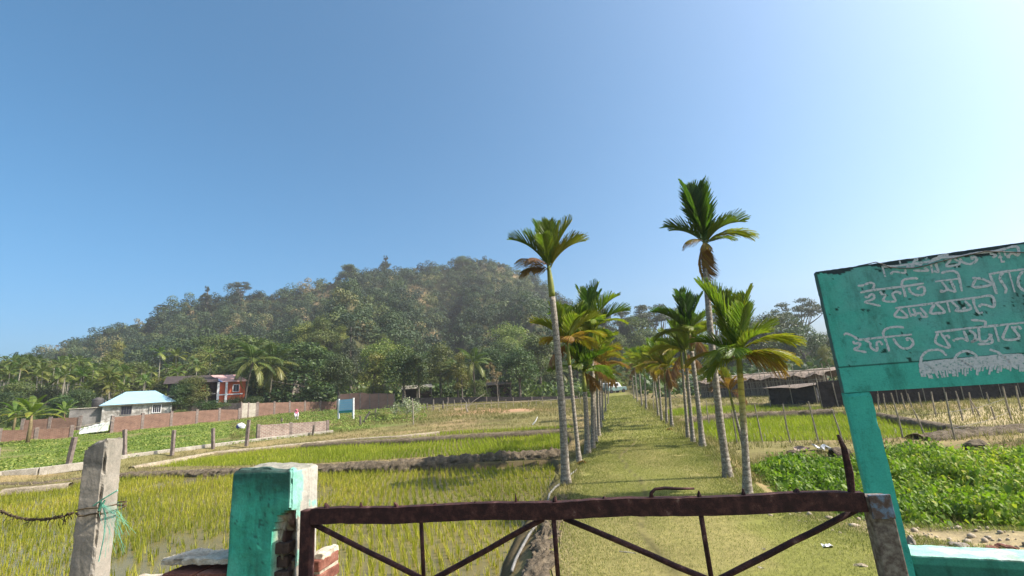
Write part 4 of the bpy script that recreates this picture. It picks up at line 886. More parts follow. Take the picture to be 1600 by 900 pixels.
for k, kd, sd, mt, nl, lf in (('mango', 'mango', 1, M_DARK, 9000, .42), ('mango2', 'mango', 12, M_MID, 7500, .42), ('rounddark', 'round', 2, M_DARK, 3800, .42), ('rounddark2', 'round', 3, M_DARK, 3800, .42), ('roundmid', 'round', 4, M_MID, 3800, .42), ('roundmid2', 'round', 5, M_MID, 3600, .42),
                       ('light', 'round', 6, M_LITE, 3400, .40), ('light2', 'tall', 7, M_LITE, 2400, .38), ('tall', 'tall', 8, M_MID, 2600, .38), ('talldark', 'tall', 9, M_DARK, 2600, .38), ('feather', 'feather', 10, M_GREY, 4200, .40),
                       ('umbrella', 'umbrella', 11, M_GREY, 3000, .34), ('shrub', 'shrub', 13, M_MID, 2200, .55), ('shrublight', 'shrub', 14, M_LITE, 2200, .5), ('bare', 'bare', 15, M_BRN, 700, .4), ('shrubdark', 'shrub', 16, M_DARK, 2400, .5)):
    KINDS[k] = tree_kind(kd, sd, mt, int(nl * 2.1), lf * .68)
def tree(kind, x, y, h, label, group=None, wide=1.0, z=None, rz=None, name="tree", cat="tree"):
    tm, cm = KINDS[kind]; root = tag(empty(name, (x, y, (gz(x, y) if z is None else z) - .1), random.uniform(0, 6.28) if rz is None else rz), label, cat, group)
    s = h / 10.0; place("trunk", tm, root, None, None, (s * wide, s * wide, s)); place("crown", cm, root, None, None, (s * wide, s * wide, s)); return root
def tree_px(kind, u, vtop, Y, label, group=None, wide=1.0, **kw):
    p = spot(u, Y); h = atY(u, vtop, Y)[2] - p[2]; return tree(kind, p[0], Y, max(1.0, h * .985), label, group, wide, z=p[2], **kw)
# the belt of trees at the foot of the hill, one by one
BELT = "trees at the foot of the hill"
for kind, u, vt, Y, w, lab in [
    ('mango', 460, 526, 76, 1.45, "big rounded dark mango tree behind the brick wall, left of the blue sign"),
    ('mango2', 425, 556, 80, 1.0, "bushy green tree between the coconut palms and the big mango tree"),
    ('roundmid', 378, 522, 86, 1.2, "broad green tree rising behind the coconut palms"),
    ('rounddark', 528, 548, 68, .75, "dark narrow crowned tree just right of the big mango tree"),
    ('feather', 548, 500, 92, .95, "grey green feathery conifer standing behind the dark narrow tree"),
    ('light2', 585, 545, 66, 1.1, "pale leafed slender tree with visible stems above the brown wall"),
    ('light', 600, 525, 80, 1.0, "light green tree behind the pale slender one"),
    ('rounddark2', 632, 533, 66, .95, "dense dark tree above the right end of the brown wall"),
    ('talldark', 655, 545, 64, .9, "dark tree over the low grey shed roof"),
    ('roundmid2', 690, 530, 74, 1.0, "dull green tree between the two low sheds"),
    ('light2', 722, 545, 66, .9, "thin yellowish tree left of the drooping coconut palm"),
    ('rounddark', 770, 540, 76, 1.0, "dark tree behind the right hand shed"),
    ('rounddark2', 812, 535, 70, 1.0, "dark wide tree left of the tallest left palm trunk"),
    ('light', 800, 500, 110, 1.1, "sunny green tree on the slope above the right hand shed"),
    ('roundmid', 845, 520, 80, .9, "green tree right behind the tallest left palm trunk"),
    ('roundmid2', 905, 535, 92, 1.0, "green tree behind the left palm row, nearest the path"),
    ('light', 925, 505, 105, .9, "light green tree between the left palms and the grey feathery trees"),
    ('rounddark', 960, 545, 98, .9, "dark tree closing the end of the grass path"),
    ('feather', 955, 458, 125, .95, "tall grey feathery tree against the sky, left of the gap above the path"),
    ('feather', 985, 476, 120, .85, "grey feathery tree right of the sky gap above the path"),
    ('umbrella', 1015, 468, 125, .95, "hazy spreading rain tree with open crown above the path end"),
    ('umbrella', 1045, 472, 132, .85, "hazy rain tree partly hidden behind the dark crowned right palm"),
    ('tall', 975, 520, 100, 1.2, "green tree below the grey feathery trees at the path end"),
    ('roundmid2', 1010, 520, 104, 1.0, "dull green tree below the hazy rain tree at the path end"),
    ('rounddark2', 1035, 535, 92, 1.1, "dark low tree behind the yellow green palm cluster"),
    ('rounddark', 1075, 530, 86, 1.1, "dark tree behind the swollen right palm trunk"),
    ('umbrella', 1130, 478, 120, .9, "pale distant rain tree seen through the fronds of the tallest right palm"),
    ('roundmid', 1120, 535, 84, 1.2, "dark tree above the left end of the thatched enclosure"),
    ('rounddark2', 1190, 490, 82, 1.15, "big dark tree mass above the thatched enclosure"),
    ('rounddark', 1225, 482, 90, 1.2, "dark broad tree above the black hut"),
    ('mango', 1262, 500, 74, .9, "rounded dark tree beside the left edge of the green signboard"),
    ('umbrella', 1266, 457, 105, .72, "flat topped umbrella shaped tree against the sky, left of the signboard"),
    ('light', 1296, 535, 60, .8, "sunlit yellow green tree at the edge of the signboard leg"),
    ('rounddark', 1150, 545, 70, .9, "dark low tree behind the yellow trunked palm"),
    ('roundmid2', 1330, 505, 78, 1.2, "tree hidden mostly behind the green signboard panel"),
    ('rounddark2', 1420, 490, 76, 1.3, "tree behind the middle of the green signboard panel"),
    ('rounddark', 1520, 480, 70, 1.3, "tree behind the right part of the green signboard panel"),
    ('roundmid', 1640, 470, 66, 1.3, "tree beyond the right edge of the signboard"),
    ('rounddark2', 332, 575, 88, 1.2, "dark tree right behind the red house"),
    ('roundmid', 300, 584, 62, .9, "leafy tree hanging over the dark wooden house wing"),
    ('roundmid2', 275, 565, 86, 1.3, "green tree behind the left end of the dark wooden house"),
    ('light', 318, 540, 100, 1.0, "yellowish tree on the slope above the red house"),
    ('rounddark', 282, 592, 61, .8, "dark leafy tree hiding the left part of the dark wooden wing"),
    ('roundmid2', 1000, 490, 118, 1.2, "tall hazy green tree closing the gap above the path end, left of the rain tree"),
    ('roundmid', 1090, 488, 112, 1.2, "tall hazy green tree behind the trunk of the tallest right palm"),
    ('roundmid2', 1160, 492, 108, 1.3, "tall hazy green tree behind the crown of the yellow trunked palm"),
    ('roundmid', 935, 505, 116, 1.2, "hazy green tree filling the gap beside the bright upright left palm"),
    ('light2', 240, 585, 84, 1.4, "pale green tree behind the blue roofed house"),
    ('shrub', 205, 600, 76, 1.5, "low bushy tree behind the blue roof"),
    ('rounddark', 118, 605, 66, 1.1, "dark round tree left of the water tank"),
    ('rounddark2', 90, 612, 62, 1.0, "dark bushy tree between the banana plant and the grey annexe"),
    ('roundmid', 15, 595, 66, 1.1, "leafy tree at the left edge above the banana plant"),
    ('rounddark', 62, 600, 72, 1.1, "dark tree right behind the banana plant"),
    ('shrubdark', -25, 600, 60, 1.2, "dark bush beyond the left edge of the frame"),
    ('roundmid2', 145, 590, 82, 1.2, "green tree behind the dark round tree by the water tank"),
    ('tall', 500, 545, 86, 1.2, "green tree peeping between the big mango tree and the conifer"),
    ('light', 478, 500, 108, 1.1, "light green tree on the slope above the big mango tree"),
    ('roundmid', 330, 520, 112, 1.2, "green tree on the slope left of the coconut palms"),
    ('bare', 778, 560, 64, .8, "dry sparse tree beside the right hand shed"),
    ('shrublight', 565, 600, 68, 1.1, "yellow green bush at the left end of the brown wall"),
    ('shrubdark', 590, 595, 69, 1.2, "dark bush behind the brown wall"),
    ('shrub', 745, 585, 68, 1.1, "bush between the sheds under the coconut palm"),
    ('shrubdark', 870, 575, 82, 1.3, "dark bush behind the foot of the left palm row"),
    ('shrubdark', 1000, 585, 96, 1.2, "dark bush in the shade at the end of the grass path"),
    ('shrubdark', 1065, 570, 76, 1.3, "dark bush behind the slim trunks of the right row"),
    ('shrub', 1110, 575, 68, 1.0, "grey green bush at the left corner of the thatched enclosure")]:
    tree_px(kind, u, vt, Y, lab, BELT, w)
for kind, u, vt, Y, w, lab in [('shrub', 282, 633, 56, 1.4, "round bush at the right corner of the blue roofed house"), ('shrubdark', 318, 618, 58, 1.6, "grey brown bush in front of the dark wooden house"), ('shrub', 338, 622, 60, 1.2, "dusty bush below the red house"), ('shrubdark', 400, 612, 64, 1.2, "bush under the right coconut palm"),
                               ('shrubdark', 372, 612, 66, 1.0, "bush at the foot of the left coconut palm"), ('shrub', 585, 650, 44, 1.6, "scrubby bush right of the blue sign"), ('shrublight', 600, 648, 42, 1.3, "pale scrub by the leaning black post")]:
    tree_px(kind, u, vt, Y, lab, "bushes around the houses", w, name="bush", cat="bush")
tree_px('feather', 605, 399, 252, "pointed conifer standing up from the top of the hill", "trees on the hill skyline", 1.5)
for u, vt, kd, w, lab in [(365, 439, 'umbrella', 1.0, "wide topped tree standing up from the left shoulder of the hill"), (308, 448, 'feather', 1.5, "thin tree sticking out of the left hill skyline"), (240, 474, 'umbrella', .7, "spreading tree on the lower left hill skyline"), (78, 530, 'bare', .8, "spindly tree at the far left foot of the hill"), (545, 413, 'roundmid', 1.5, "rounded tree on the skyline left of the pointed conifer"), (735, 398, 'roundmid2', 1.6, "crown at the highest point of the hill")]:
    tree_px(kd, u, vt, float(ridge_y(ray(u, 500)[0] / ray(u, 500)[1])) - 6, lab, "trees on the hill skyline", w)

# areca grove on the left and scattered palms: trunk and crown of their own, shared shapes
def far_crown(seed, L, n, nl, droop, mat, wl=.22, fan=.55, ups=(80, -15), lw=.11):
    rr = np.random.default_rng(seed); V = []; T = []
    for i in range(n):
        az_ = i * 2.4 + rr.uniform(-.3, .3); el = R(ups[0] + (ups[1] - ups[0]) * i / (n - 1)) + rr.uniform(-.12, .12); dr = droop * rr.uniform(.7, 1.2); tone = .25 + .5 * i / n + rr.uniform(-.15, .2)
        pr = np.zeros(3); s = 12
        for k in range(s):
            e = el - dr * (k / s) ** 1.3; d = np.array([math.cos(e) * math.cos(az_), math.cos(e) * math.sin(az_), math.sin(e)]); q = pr + d * L / s
            sd = np.array([-math.sin(az_), math.cos(az_), 0]); w = .02 * L
            V += [pr - sd * w, pr + sd * w, q + sd * w * .7, q - sd * w * .7]; T += [tone] * 4
            if k > 1:
                for m in range(nl):
                    for sg_ in (-1, 1):
                        c = pr + (q - pr) * (m / nl); up = np.cross(sd, d) * -1
                        l = L * wl * math.sin(math.pi * (.2 + .72 * k / s)) * rr.uniform(.8, 1.15); dd = d * .8 + sd * sg_ + np.array([0, 0, 1]) * (fan if e > .2 else fan * .2) - np.array([0, 0, .45]) * (dr > 1.2); dd /= np.linalg.norm(dd)
                        wv = d * l * lw; V += [c - wv, c + dd * l * .5 - wv * .8 - [0, 0, .03 * l], c + dd * l - [0, 0, .16 * l], c + dd * l * .5 + wv - [0, 0, .03 * l]]; T += [min(1, max(0, tone + rr.uniform(-.2, .2)))] * 4
            pr = q
    V = np.array(V); return npmesh("crown", V, np.arange(len(V)).reshape(-1, 4), mat, T)
ARC = [far_crown(200 + k, 1.75, 11, 3, 1.25, M_FARP, .30, .5, lw=.085) for k in range(4)]
COC = [far_crown(210 + k, 4.0, 22, 4, 1.45, M_COCO, .22, .1, (75, -35), .06) for k in range(3)]
def trunk_far(h, r, lean, seed, mat):
    rr = random.Random(seed); mb = MB(); P = bez(np.array([0, 0, -.3]), np.array([lean * .2, 0, h * .55]), np.array([lean, 0, h]), 9); mb.tube(P, [r * (1.3 if i == 0 else 1 - .35 * i / 8) for i in range(9)], 7, jit=.05)
    me = bpy.data.meshes.new("trunk"); me.from_pydata(mb.v, [], mb.f); me.materials.append(mat); return me
TF = [trunk_far(10, .10, .3 * (k - 1), k, M_PTRUNK) for k in range(3)]; TC = [trunk_far(10, .17, .9 * (k - 1), k + 9, M_BARK) for k in range(3)]
def palm_far(u, vt, Y, label, group, coco=False, s=1.0):
    p = spot(u, Y); h = atY(u, vt, Y)[2] - p[2] - (1.7 if not coco else 2.4) * s; k = random.randrange(3)
    root = tag(empty("coconut_palm" if coco else "grove_palm", p, random.uniform(0, 6.28)), label, "palm tree", group)
    t = (TC if coco else TF)[k]; place("trunk", t, root, None, None, (1.0, 1.0, h / 10))
    place("crown", (COC if coco else ARC[:3])[k], root, ((.9 if coco else .3) * (k - 1), 0, h), None, s * random.uniform(.9, 1.12)); return root
GR_ = "areca palms of the grove on the left"
rr_ = random.Random(4)
for i in range(190):
    u = rr_.uniform(-60, 305) if i < 120 else rr_.uniform(-60, 160); Y = rr_.uniform(70, 102); v0 = np.interp(u, [-60, 0, 120, 200, 260, 320], [552, 552, 556, 562, 560, 552])
    palm_far(u, v0 + rr_.uniform(-4, 26) + max(0, (88 - Y)) * .75, Y, "slender areca palm crowded in the grove below the left flank of the hill", GR_, s=rr_.uniform(.85, 1.15))
for i, (u, vt, Y, lab) in enumerate([(243, 536, 84, "tall slender palm standing free of the grove, above the blue roof"), (269, 540, 86, "pale trunked palm standing free between the blue roof and the dark house"), (323, 538, 92, "palm with pale trunk above the dark wooden house")]):
    palm_far(u, vt, Y, lab, GR_, s=1.2)
CG = "coconut palms by the houses"
for u, vt, Y, s, lab in [(380, 540, 66, 1.0, "coconut palm with drooping fronds beside the red house, left of the pair"), (420, 545, 68, 1.0, "coconut palm right of the pair, in front of the mango tree"), (742, 540, 68, 1.0, "coconut palm with pale drooping fronds between the sheds"), (716, 558, 70, .8, "smaller coconut palm left of the drooping one by the sheds"), (870, 560, 84, .9, "coconut palm behind the tallest left palm trunk"), (960, 575, 90, .8, "coconut palm in the shade at the end of the path"), (398, 535, 80, .9, "coconut palm half hidden behind the pair by the red house")]:
    palm_far(u, vt, Y, lab, CG, True, s)
for i, (u, vt, Y) in enumerate([(965, 585, 84), (972, 588, 86), (960, 583, 82), (978, 582, 88)]):
    palm_far(u, vt, Y, "young palm of the shaded group beside the car at the path end", "young palms at the path end", s=.8)

# banana plants
def banana(u, vb, Y, h, label, seed, name="banana_plant"):
    rr = np.random.default_rng(seed); p = spot(u, Y); root = tag(empty(name, p), label, "banana plant", "banana plants")
    mb = MB(); mb.tube([(0, 0, -.1), (.03, .02, h * .3), (.0, 0, h * .55)], [.13, .11, .07], 8, jit=.1); mb.build("stem", M_BAN_ST, root, True)
    V = []; F = []; T = []
    for i in range(13):
        az_ = i * 2.4 + rr.uniform(-.3, .3); el = 1.4 - 1.3 * i / 12 + rr.uniform(-.1, .1); L = h * .62 * rr.uniform(.8, 1.1); pr = np.array([0, 0, h * .52]); n = 12; tone = .25 + .55 * (i / 12) ** 2 + rr.uniform(-.1, .1)
        sd = np.array([-math.sin(az_), math.cos(az_), 0]); rows = []
        for k in range(n + 1):
            e = el - 1.5 * (k / n) ** 1.7; d = np.array([math.cos(e) * math.cos(az_), math.cos(e) * math.sin(az_), math.sin(e)]); up = np.cross(d, sd); w = L * .095 * math.sin(math.pi * min(1, max(0.02, (k / n - .12) / .88))) ** .6 if k > 1 else .02
            rows.append((pr + sd * w - up * w * .3, pr.copy(), pr - sd * w - up * w * .3)); pr = pr + d * L / n
        for k in range(n):
            g = .78 if rr.random() < .5 else 1
            for a, b in ((0, 1), (1, 2)):
                q = len(V); V += [rows[k][a], rows[k][b], rows[k + 1][b] * g + rows[k][b] * (1 - g), rows[k + 1][a] * g + rows[k][a] * (1 - g)]; F.append((q, q + 1, q + 2, q + 3)); T += [min(1, max(0, tone + rr.uniform(-.1, .1)))] * 4
    place("leaves", npmesh("leaves", np.array(V), np.array(F), M_BAN, T), root)
banana(46, 660, 36, 3.9, "banana plant with yellowing leaves in front of the left brick wall", 1)
banana(20, 665, 52, 3.6, "banana plant at the left edge behind the low brick wall", 2); banana(98, 655, 58, 3.4, "banana plant beside the dark bushes near the grey annexe", 3)

# ------------------------------------------------------------------ walls, houses, signs, sheds
M_BW = brick_mat("brick_courses", (.125, .048, .030), (.185, .084, .054), (.19, .14, .10), 1, .25, .082, .014, .75)
M_BWR = brick_mat("rough_brick_courses", (.17, .085, .062), (.25, .155, .12), (.31, .27, .22), 1, .25, .09, .022, .9)
def wall_run(uv, name, label, top_uv, mat, pn, Ys, postw=.26, cat="wall", over=.16, thick=.14, ph=None):
    """wall of panels between piers; uv pixel columns of the piers, Ys their distance, ph height"""
    Pp = [spot(u, Y) for u, Y in zip(uv, Ys)]; H = [atY(u, v, Y)[2] - p[2] for (u, v), Y, p in zip(top_uv, Ys, Pp)]
    c = Pp[0]; root = tag(empty(name, c), label, cat)
    for i in range(len(Pp) - 1):
        a, b = Pp[i], Pp[i + 1]; d = b - a; L = math.hypot(d[0], d[1]); an = math.atan2(d[1], d[0]); h = (H[i] + H[i + 1]) / 2; slope = (b[2] + H[i + 1] - a[2] - H[i]) / L
        mb = MB(); V = [(postw / 2 - .02, -thick / 2, -.5), (L - postw / 2 + .02, -thick / 2, -.5), (L - postw / 2 + .02, thick / 2, -.5), (postw / 2 - .02, thick / 2, -.5), (postw / 2 - .02, -thick / 2, H[i]), (L - postw / 2 + .02, -thick / 2, H[i] + slope * L), (L - postw / 2 + .02, thick / 2, H[i] + slope * L), (postw / 2 - .02, thick / 2, H[i])]
        mb.add(V, [(0, 3, 2, 1), (4, 5, 6, 7), (0, 1, 5, 4), (1, 2, 6, 5), (2, 3, 7, 6), (3, 0, 4, 7)])
        mb.build(pn, mat, root, loc=a - c, rz=an)
    for i, p in enumerate(Pp):
        MB().box((0, 0, (H[i] + over - .5) / 2), (postw, postw, H[i] + over + .5)).build("pier", M_FPOST, root, bevel=.02, loc=p - c, rz=an)
    return root
wall_run([-60, 0, 58, 113], "brick_wall", "low brick wall with piers at the left edge in front of the banana plants", [(-60, 677), (0, 672.5), (58, 671), (113, 667)], M_BW, "panel", [36, 37.5, 39, 40.5])
wall_run([34, 77, 124], "brick_wall", "brown brick wall behind the banana plant, left of the white netting", [(34, 657), (77, 654), (124, 652)], M_BW, "panel", [47, 48, 49])
wall_run([175, 222, 267, 307, 342, 373], "brick_wall", "long brick wall with pale piers below the white blue roofed house", [(175, 652), (222, 648), (267, 645), (307, 642), (342, 640), (373, 640)], M_BW, "panel", [44, 46.5, 49, 51.5, 54, 56])
wall_run([284, 312, 341, 374], "concrete_wall", "grey stained concrete wall below the red house, behind the long brick wall", [(284, 629), (312, 629), (341, 630), (374, 630)], M_FPOST, "panel", [62, 62, 62, 62], postw=.2, over=.05)
wall_run([376, 387, 400], "concrete_wall", "patched grey wall section at the corner gate between the brick walls", [(376, 630), (387, 630), (400, 630)], M_BEAM, "panel", [57, 58, 59], postw=.2, over=.1)
wall_run([402, 428, 452, 476, 500, 526], "brick_wall", "brick wall under the mango tree behind the green plot", [(402, 630), (428, 629), (452, 628.5), (476, 628), (500, 627.5), (526, 627)], M_BW, "panel", [60, 62, 64, 66, 68, 70])
wall_run([531, 547, 563, 578, 592, 606, 616], "brown_wall", "plain brown panel wall behind the blue sign", [(531, 616)] * 3 + [(578, 615.5)] * 2 + [(606, 615), (616, 615)], plain("brown_panel", [(.3, (.17, .095, .073)), (.7, (.25, .15, .118))], 1.5, .9, .2, .02), "panel", [64] * 7, postw=.16, over=.03)
wall_run([405, 455, 512], "brick_wall", "broken bare brick wall standing on the concrete beam in the green plot", [(405, 664), (455, 661), (506, 658)], M_BWR, "panel", [30.5, 32.2, 34], postw=.2, over=.05)
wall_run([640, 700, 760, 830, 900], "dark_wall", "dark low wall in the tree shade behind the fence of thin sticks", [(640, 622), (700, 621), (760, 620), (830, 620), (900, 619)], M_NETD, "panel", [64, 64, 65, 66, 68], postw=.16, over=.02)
# concrete ground beam with fence posts
Pb = [ground(u, v, .02) for u, v in ((-50, 752), (0, 743), (60, 737), (130, 728), (200, 715), (300, 702), (400, 689.5), (520, 676))]
mb = MB()
for a, b in zip(Pb[:-1], Pb[1:]):
    mb.bar(a + [0, 0, .0], b + [0, 0, .0], .26, .34)
tag(mb.build("ground_beam", M_BEAM, bevel=.02), "long dusty concrete ground beam running along the green plot", "beam")
for i, (u, v, ut, vt, w) in enumerate([(106, 728, 117, 683, .17), (195, 716, 195, 671, .15), (269, 708, 272, 672, .15), (333, 699, 333, 669, .15), (385, 694, 389, 656, .16), (-8, 745, -4, 700, .15), (488, 680, 491, 664, .12), (563, 668, 563, 650, .12)]):
    p = ground(u, v, .02); p[2] = -.1; t = atY(ut, vt, p[1]); mb = MB(); mb.bar(p, t, w, w)
    tag(mb.build("fence_post", M_FPOST if i < 6 else M_BARK, bevel=.012), ["leaning concrete fence post with dark stains, left of the raw concrete post", "concrete fence post just right of the raw concrete post top", "brown concrete fence post third along the ground beam", "brown concrete fence post fourth along the ground beam", "pale fence post at the left end of the broken brick wall", "concrete fence post at the left edge on the ground beam", "dark stick post right of the broken brick wall", "dark post under the blue sign"][i], "fence post", "posts along the ground beam")
for u, v, ut, vt, lab in [(565, 662, 578, 643, "black post leaning right of the blue sign"), (585, 655, 587, 639, "dark upright post behind the leaning black one"), (440, 661, 440, 653, "short dark stake behind the broken brick wall"), (620, 644, 620, 632, "dark stake behind the pale bush"), (667, 640, 667, 630, "dark stake in the dry field"), (677, 641, 677, 624, "taller dark stake in the dry field"), (692, 640, 692, 626, "dark stake left of the bleached branch")]:
    p = hit(u, v); t = atY(ut, vt, p[1]); mb = MB(); mb.tube([p - [0, 0, .2], (p + t) / 2 + [.02, 0, 0], t], [.11, .10, .07], 6, jit=.1); tag(mb.build("stake", M_BARK), lab, "stake", "dark stakes in the dry field")

def facing(u, Y, z=None):
    p = spot(u, Y); 
    if z is not None: p[2] = z
    th = math.atan2(p[0], p[1]); return p, -th, Y * math.cos(th) / FPX          # yaw that turns local -Y to the gate, metres per pixel
def hip_roof(mb, w, d, z, h, inset, over=.35, th=.06):
    a, b = w / 2 + over, d / 2 + over; r = a - inset
    V = [(-a, -b, z), (a, -b, z), (a, b, z), (-a, b, z), (-r, 0, z + h), (r, 0, z + h)]; F = [(0, 1, 5, 4), (1, 2, 5), (2, 3, 4, 5), (3, 0, 4), (0, 3, 2, 1)]
    return mb.add(V, F)
def window(par, x, y, z, w, h, frame, bars=2, name="window"):
    f = MB(); t = .07
    for c, s in (((x, y, z + h / 2 + t / 2), (w + 2 * t, .10, t)), ((x, y, z - h / 2 - t / 2), (w + 2 * t, .10, t)), ((x - w / 2 - t / 2, y, z), (t, .10, h)), ((x + w / 2 + t / 2, y, z), (t, .10, h))): f.box(c, s)
    for k in range(bars): f.box((x - w / 2 + w * (k + 1) / (bars + 1), y - .01, z), (.03, .03, h))
    o = f.build(name, frame, par); MB().box((x, y + .015, z), (w, .02, h)).build("pane", M_GLASS, o); return o
# white house with blue hip roof
M_WW = plain("stained_whitewash", [(.34, (.11, .10, .085)), (.47, (.27, .25, .22)), (.56, (.45, .43, .39)), (.72, (.62, .60, .565))], 1.1, .92, .3, .02, fine=9)
M_GW = plain("grey_render", [(.3, (.10, .092, .085)), (.55, (.19, .175, .16)), (.8, (.30, .28, .26))], .8, .95, .3, .02, fine=8)
M_BR = plain("pale_blue_sheet", [(.3, (.235, .385, .465)), (.7, (.29, .45, .53))], 1.2, .5, .1, .02)
p, rz, mpp = facing(215, 58); w = 104 * mpp; zt = atY(215, 631, 58)[2] - p[2]; ho = tag(empty("house", p, rz), "whitewashed single storey house with pale blue hip roof and stained walls", "house")
MB().box((0, 2.6, zt / 2 - .5), (w, 5.2, zt + 1)).build("wall", M_WW, ho)
rh = atY(205, 612.5, 58 + 2)[2] - p[2] - zt
hip_roof(MB(), w, 5.2, zt + .02, rh, 2.3, .5).build("roof", M_BR, ho, loc=(0, 2.6, 0))
MB().box((0, -.40, zt - .04), (w + .9, .05, .12)).build("eave_board", M_BEAM, ho)
for u, ww in ((196, .95), (243, .8)): window(ho, (u - 215) * mpp, -.03, zt - .72, ww, .95, M_WHITE if u > 220 else M_GW, 3)
for u in (162, 233, 266): MB().box(((u - 215) * mpp, -.06, zt / 2 - .2), (.22, .12, zt + .3)).build("pilaster", M_WW, ho)
MB().box((-w / 2 - 1.55, 2.4, zt / 2 - .55), (3.0, 4.0, zt + .7)).build("annexe", M_GW, ho)
MB().box((-w / 2 - 1.55, 2.4, zt - .155), (3.2, 4.2, .09)).build("annexe_roof", M_BEAM, ho)
pt = Vector(p) + Matrix.Rotation(rz, 3, 'Z') @ Vector((-w / 2 - .75, 2.0, zt - .10)); mb = MB()
mb.tube([(0, 0, 0), (0, 0, .95), (0, 0, 1.0), (0, 0, 1.14), (0, 0, 1.2)], [.56, .56, .52, .24, .22], 20)
for k in range(5): mb.tube([(0, 0, .12 + k * .18), (0, 0, .17 + k * .18)], .585, 20)
tag(mb.build("water_tank", plain("dark_plastic_tank", [(.3, (.05, .045, .042)), (.7, (.09, .08, .075))], 2, .6, .1), None, True, loc=pt), "dark ribbed plastic water tank on the grey annexe roof", "water tank")
# white netting beside it
p, rz, mpp = facing(148, 43); mb = MB(); V = []; n = 14; rr = random.Random(3)
for i in range(n):
    for j in range(8): V.append(((i / (n - 1) - .5) * 44 * mpp, j * .28, (.15 + (.95 - .055 * j) * (.45 + .55 * (i / (n - 1)))) * (1 if j > 0 else .2) * (.9 + .2 * rr.random())))
F = [(i * 8 + j, i * 8 + j + 1, (i + 1) * 8 + j + 1, (i + 1) * 8 + j) for i in range(n - 1) for j in range(7)]
mb.add(V, F); o = tag(mb.build("white_net", plain("white_netting", [(.3, (.30, .33, .29)), (.7, (.56, .58, .53))], 3, .9, .5, .05), None, loc=p, rz=rz), "whitish netting draped like a tent beside the brick wall pier", "netting")
mb = MB()
for x0, x1, z0, z1 in ((-1.4, 1.4, .75, 1.15), (-1.2, -.5, .1, .95), (.2, .9, .1, 1.1)): mb.bar((x0, -.05, z0), (x1, -.05, z1), .035)
mb.build("pole", M_BAMBOO, o)
# red house with dark wooden wing
M_RED = plain("orange_red_wall", [(.3, (.46, .085, .035)), (.7, (.60, .13, .055))], 1.2, .8, .1); M_ROOFP = plain("salmon_sheet_roof", [(.3, (.50, .26, .22)), (.7, (.66, .40, .35))], 1, .6, .1)
M_WOOD = plain("dark_planks", [(.3, (.030, .020, .017)), (.7, (.085, .055, .045))], 2, .85, .3, fine=9); M_BLUE = plain("blue_gable", [(.3, (.10, .24, .46)), (.7, (.16, .34, .58))], 1, .7, 0); M_RROOF = plain("rusty_sheet_roof", [(.3, (.03, .022, .02)), (.7, (.075, .055, .048))], 2, .8, .2)
p, rz, mpp = facing(348, 66); z0 = p[2]; ho = tag(empty("house", p, rz), "bright orange red house with salmon roof, white posts and dark wooden wing", "house")
X = lambda u: (u - 348) * mpp
Zp = lambda u, v: atY(u, v, 66)[2] - z0
ze = Zp(345, 597); zr = Zp(335, 585)
MB().box((X(359), 2.5, ze / 2 - .6), ((381 - 337) * mpp, 5, ze + 1.2)).build("wall", M_RED, ho)
mb = MB(); xa, xb = X(341), X(384); xs = X(325) - X(341); mb.add([(xa, -.45, ze), (xb, -.45, ze), (xb + xs, 2.5, zr), (xa + xs, 2.5, zr), (xa + 2 * xs, 5.5, ze), (xb + 2 * xs, 5.5, ze), (xa, -.45, ze - .07), (xb, -.45, ze - .07)], [(0, 1, 2, 3), (3, 2, 5, 4), (6, 7, 1, 0)]); mb.build("roof", M_ROOFP, ho)
MB().add([(xa + .1, -.6, ze - .02), (xa + .1 + 2 * xs, 5.6, ze - .02), (xa + .12 + xs, 2.5, zr - .06), (xa + .3, -.6, ze - .02), (xa + .3 + 2 * xs, 5.6, ze - .02), (xa + .32 + xs, 2.5, zr - .06)], [(0, 2, 1), (3, 4, 5), (0, 1, 4, 3), (0, 3, 5, 2), (1, 2, 5, 4)]).build("gable", M_BLUE, ho)
for u in (338.5, 351): MB().box((X(u), -.25, ze / 2 - .5), (.28, .28, ze + .9)).build("porch_post", M_WHITE, ho)
MB().box((X(358), -.06, Zp(358, 616)), ((378 - 340) * mpp, .10, .16)).build("band", M_WHITE, ho)
window(ho, X(366), -.06, Zp(366, 606), .7, .9, M_WHITE, 1); window(ho, X(360), -.06, Zp(360, 629), 1.2, .7, M_WHITE, 2)
zw = Zp(295, 597)
MB().box((X(300), 3.0, zw / 2 - .6), ((338 - 264) * mpp, 4.6, zw + 1.1)).build("wooden_wing", M_WOOD, ho)
mb = MB(); xa, xb = X(258), X(337); zb = Zp(295, 587); mb.add([(xa, -.8, zw - .35), (xb, -.8, zw - .35), (xb, 3, zb), (xa, 3, zb), (xb, 6, zw), (xa, 6, zw)], [(0, 1, 2, 3), (3, 2, 4, 5)]); mb.build("wing_roof", M_RROOF, ho)
for u in (276, 281, 286, 291): window(ho, X(u), .66, Zp(u, 609), .36, 1.1, M_GW, 0)
MB().box((X(314), .655, Zp(314, 607)), (.75, .06, 1.1)).build("orange_shutter", M_RED, ho)
MB().box((X(300), .2, Zp(300, 618)), ((336 - 266) * mpp, .9, .14)).build("balcony", M_GW, ho)
for u in (282, 294, 306, 322): MB().box((X(u), -.1, Zp(u, 622)), (.2, .2, 2.8)).build("veranda_post", M_FPOST, ho)
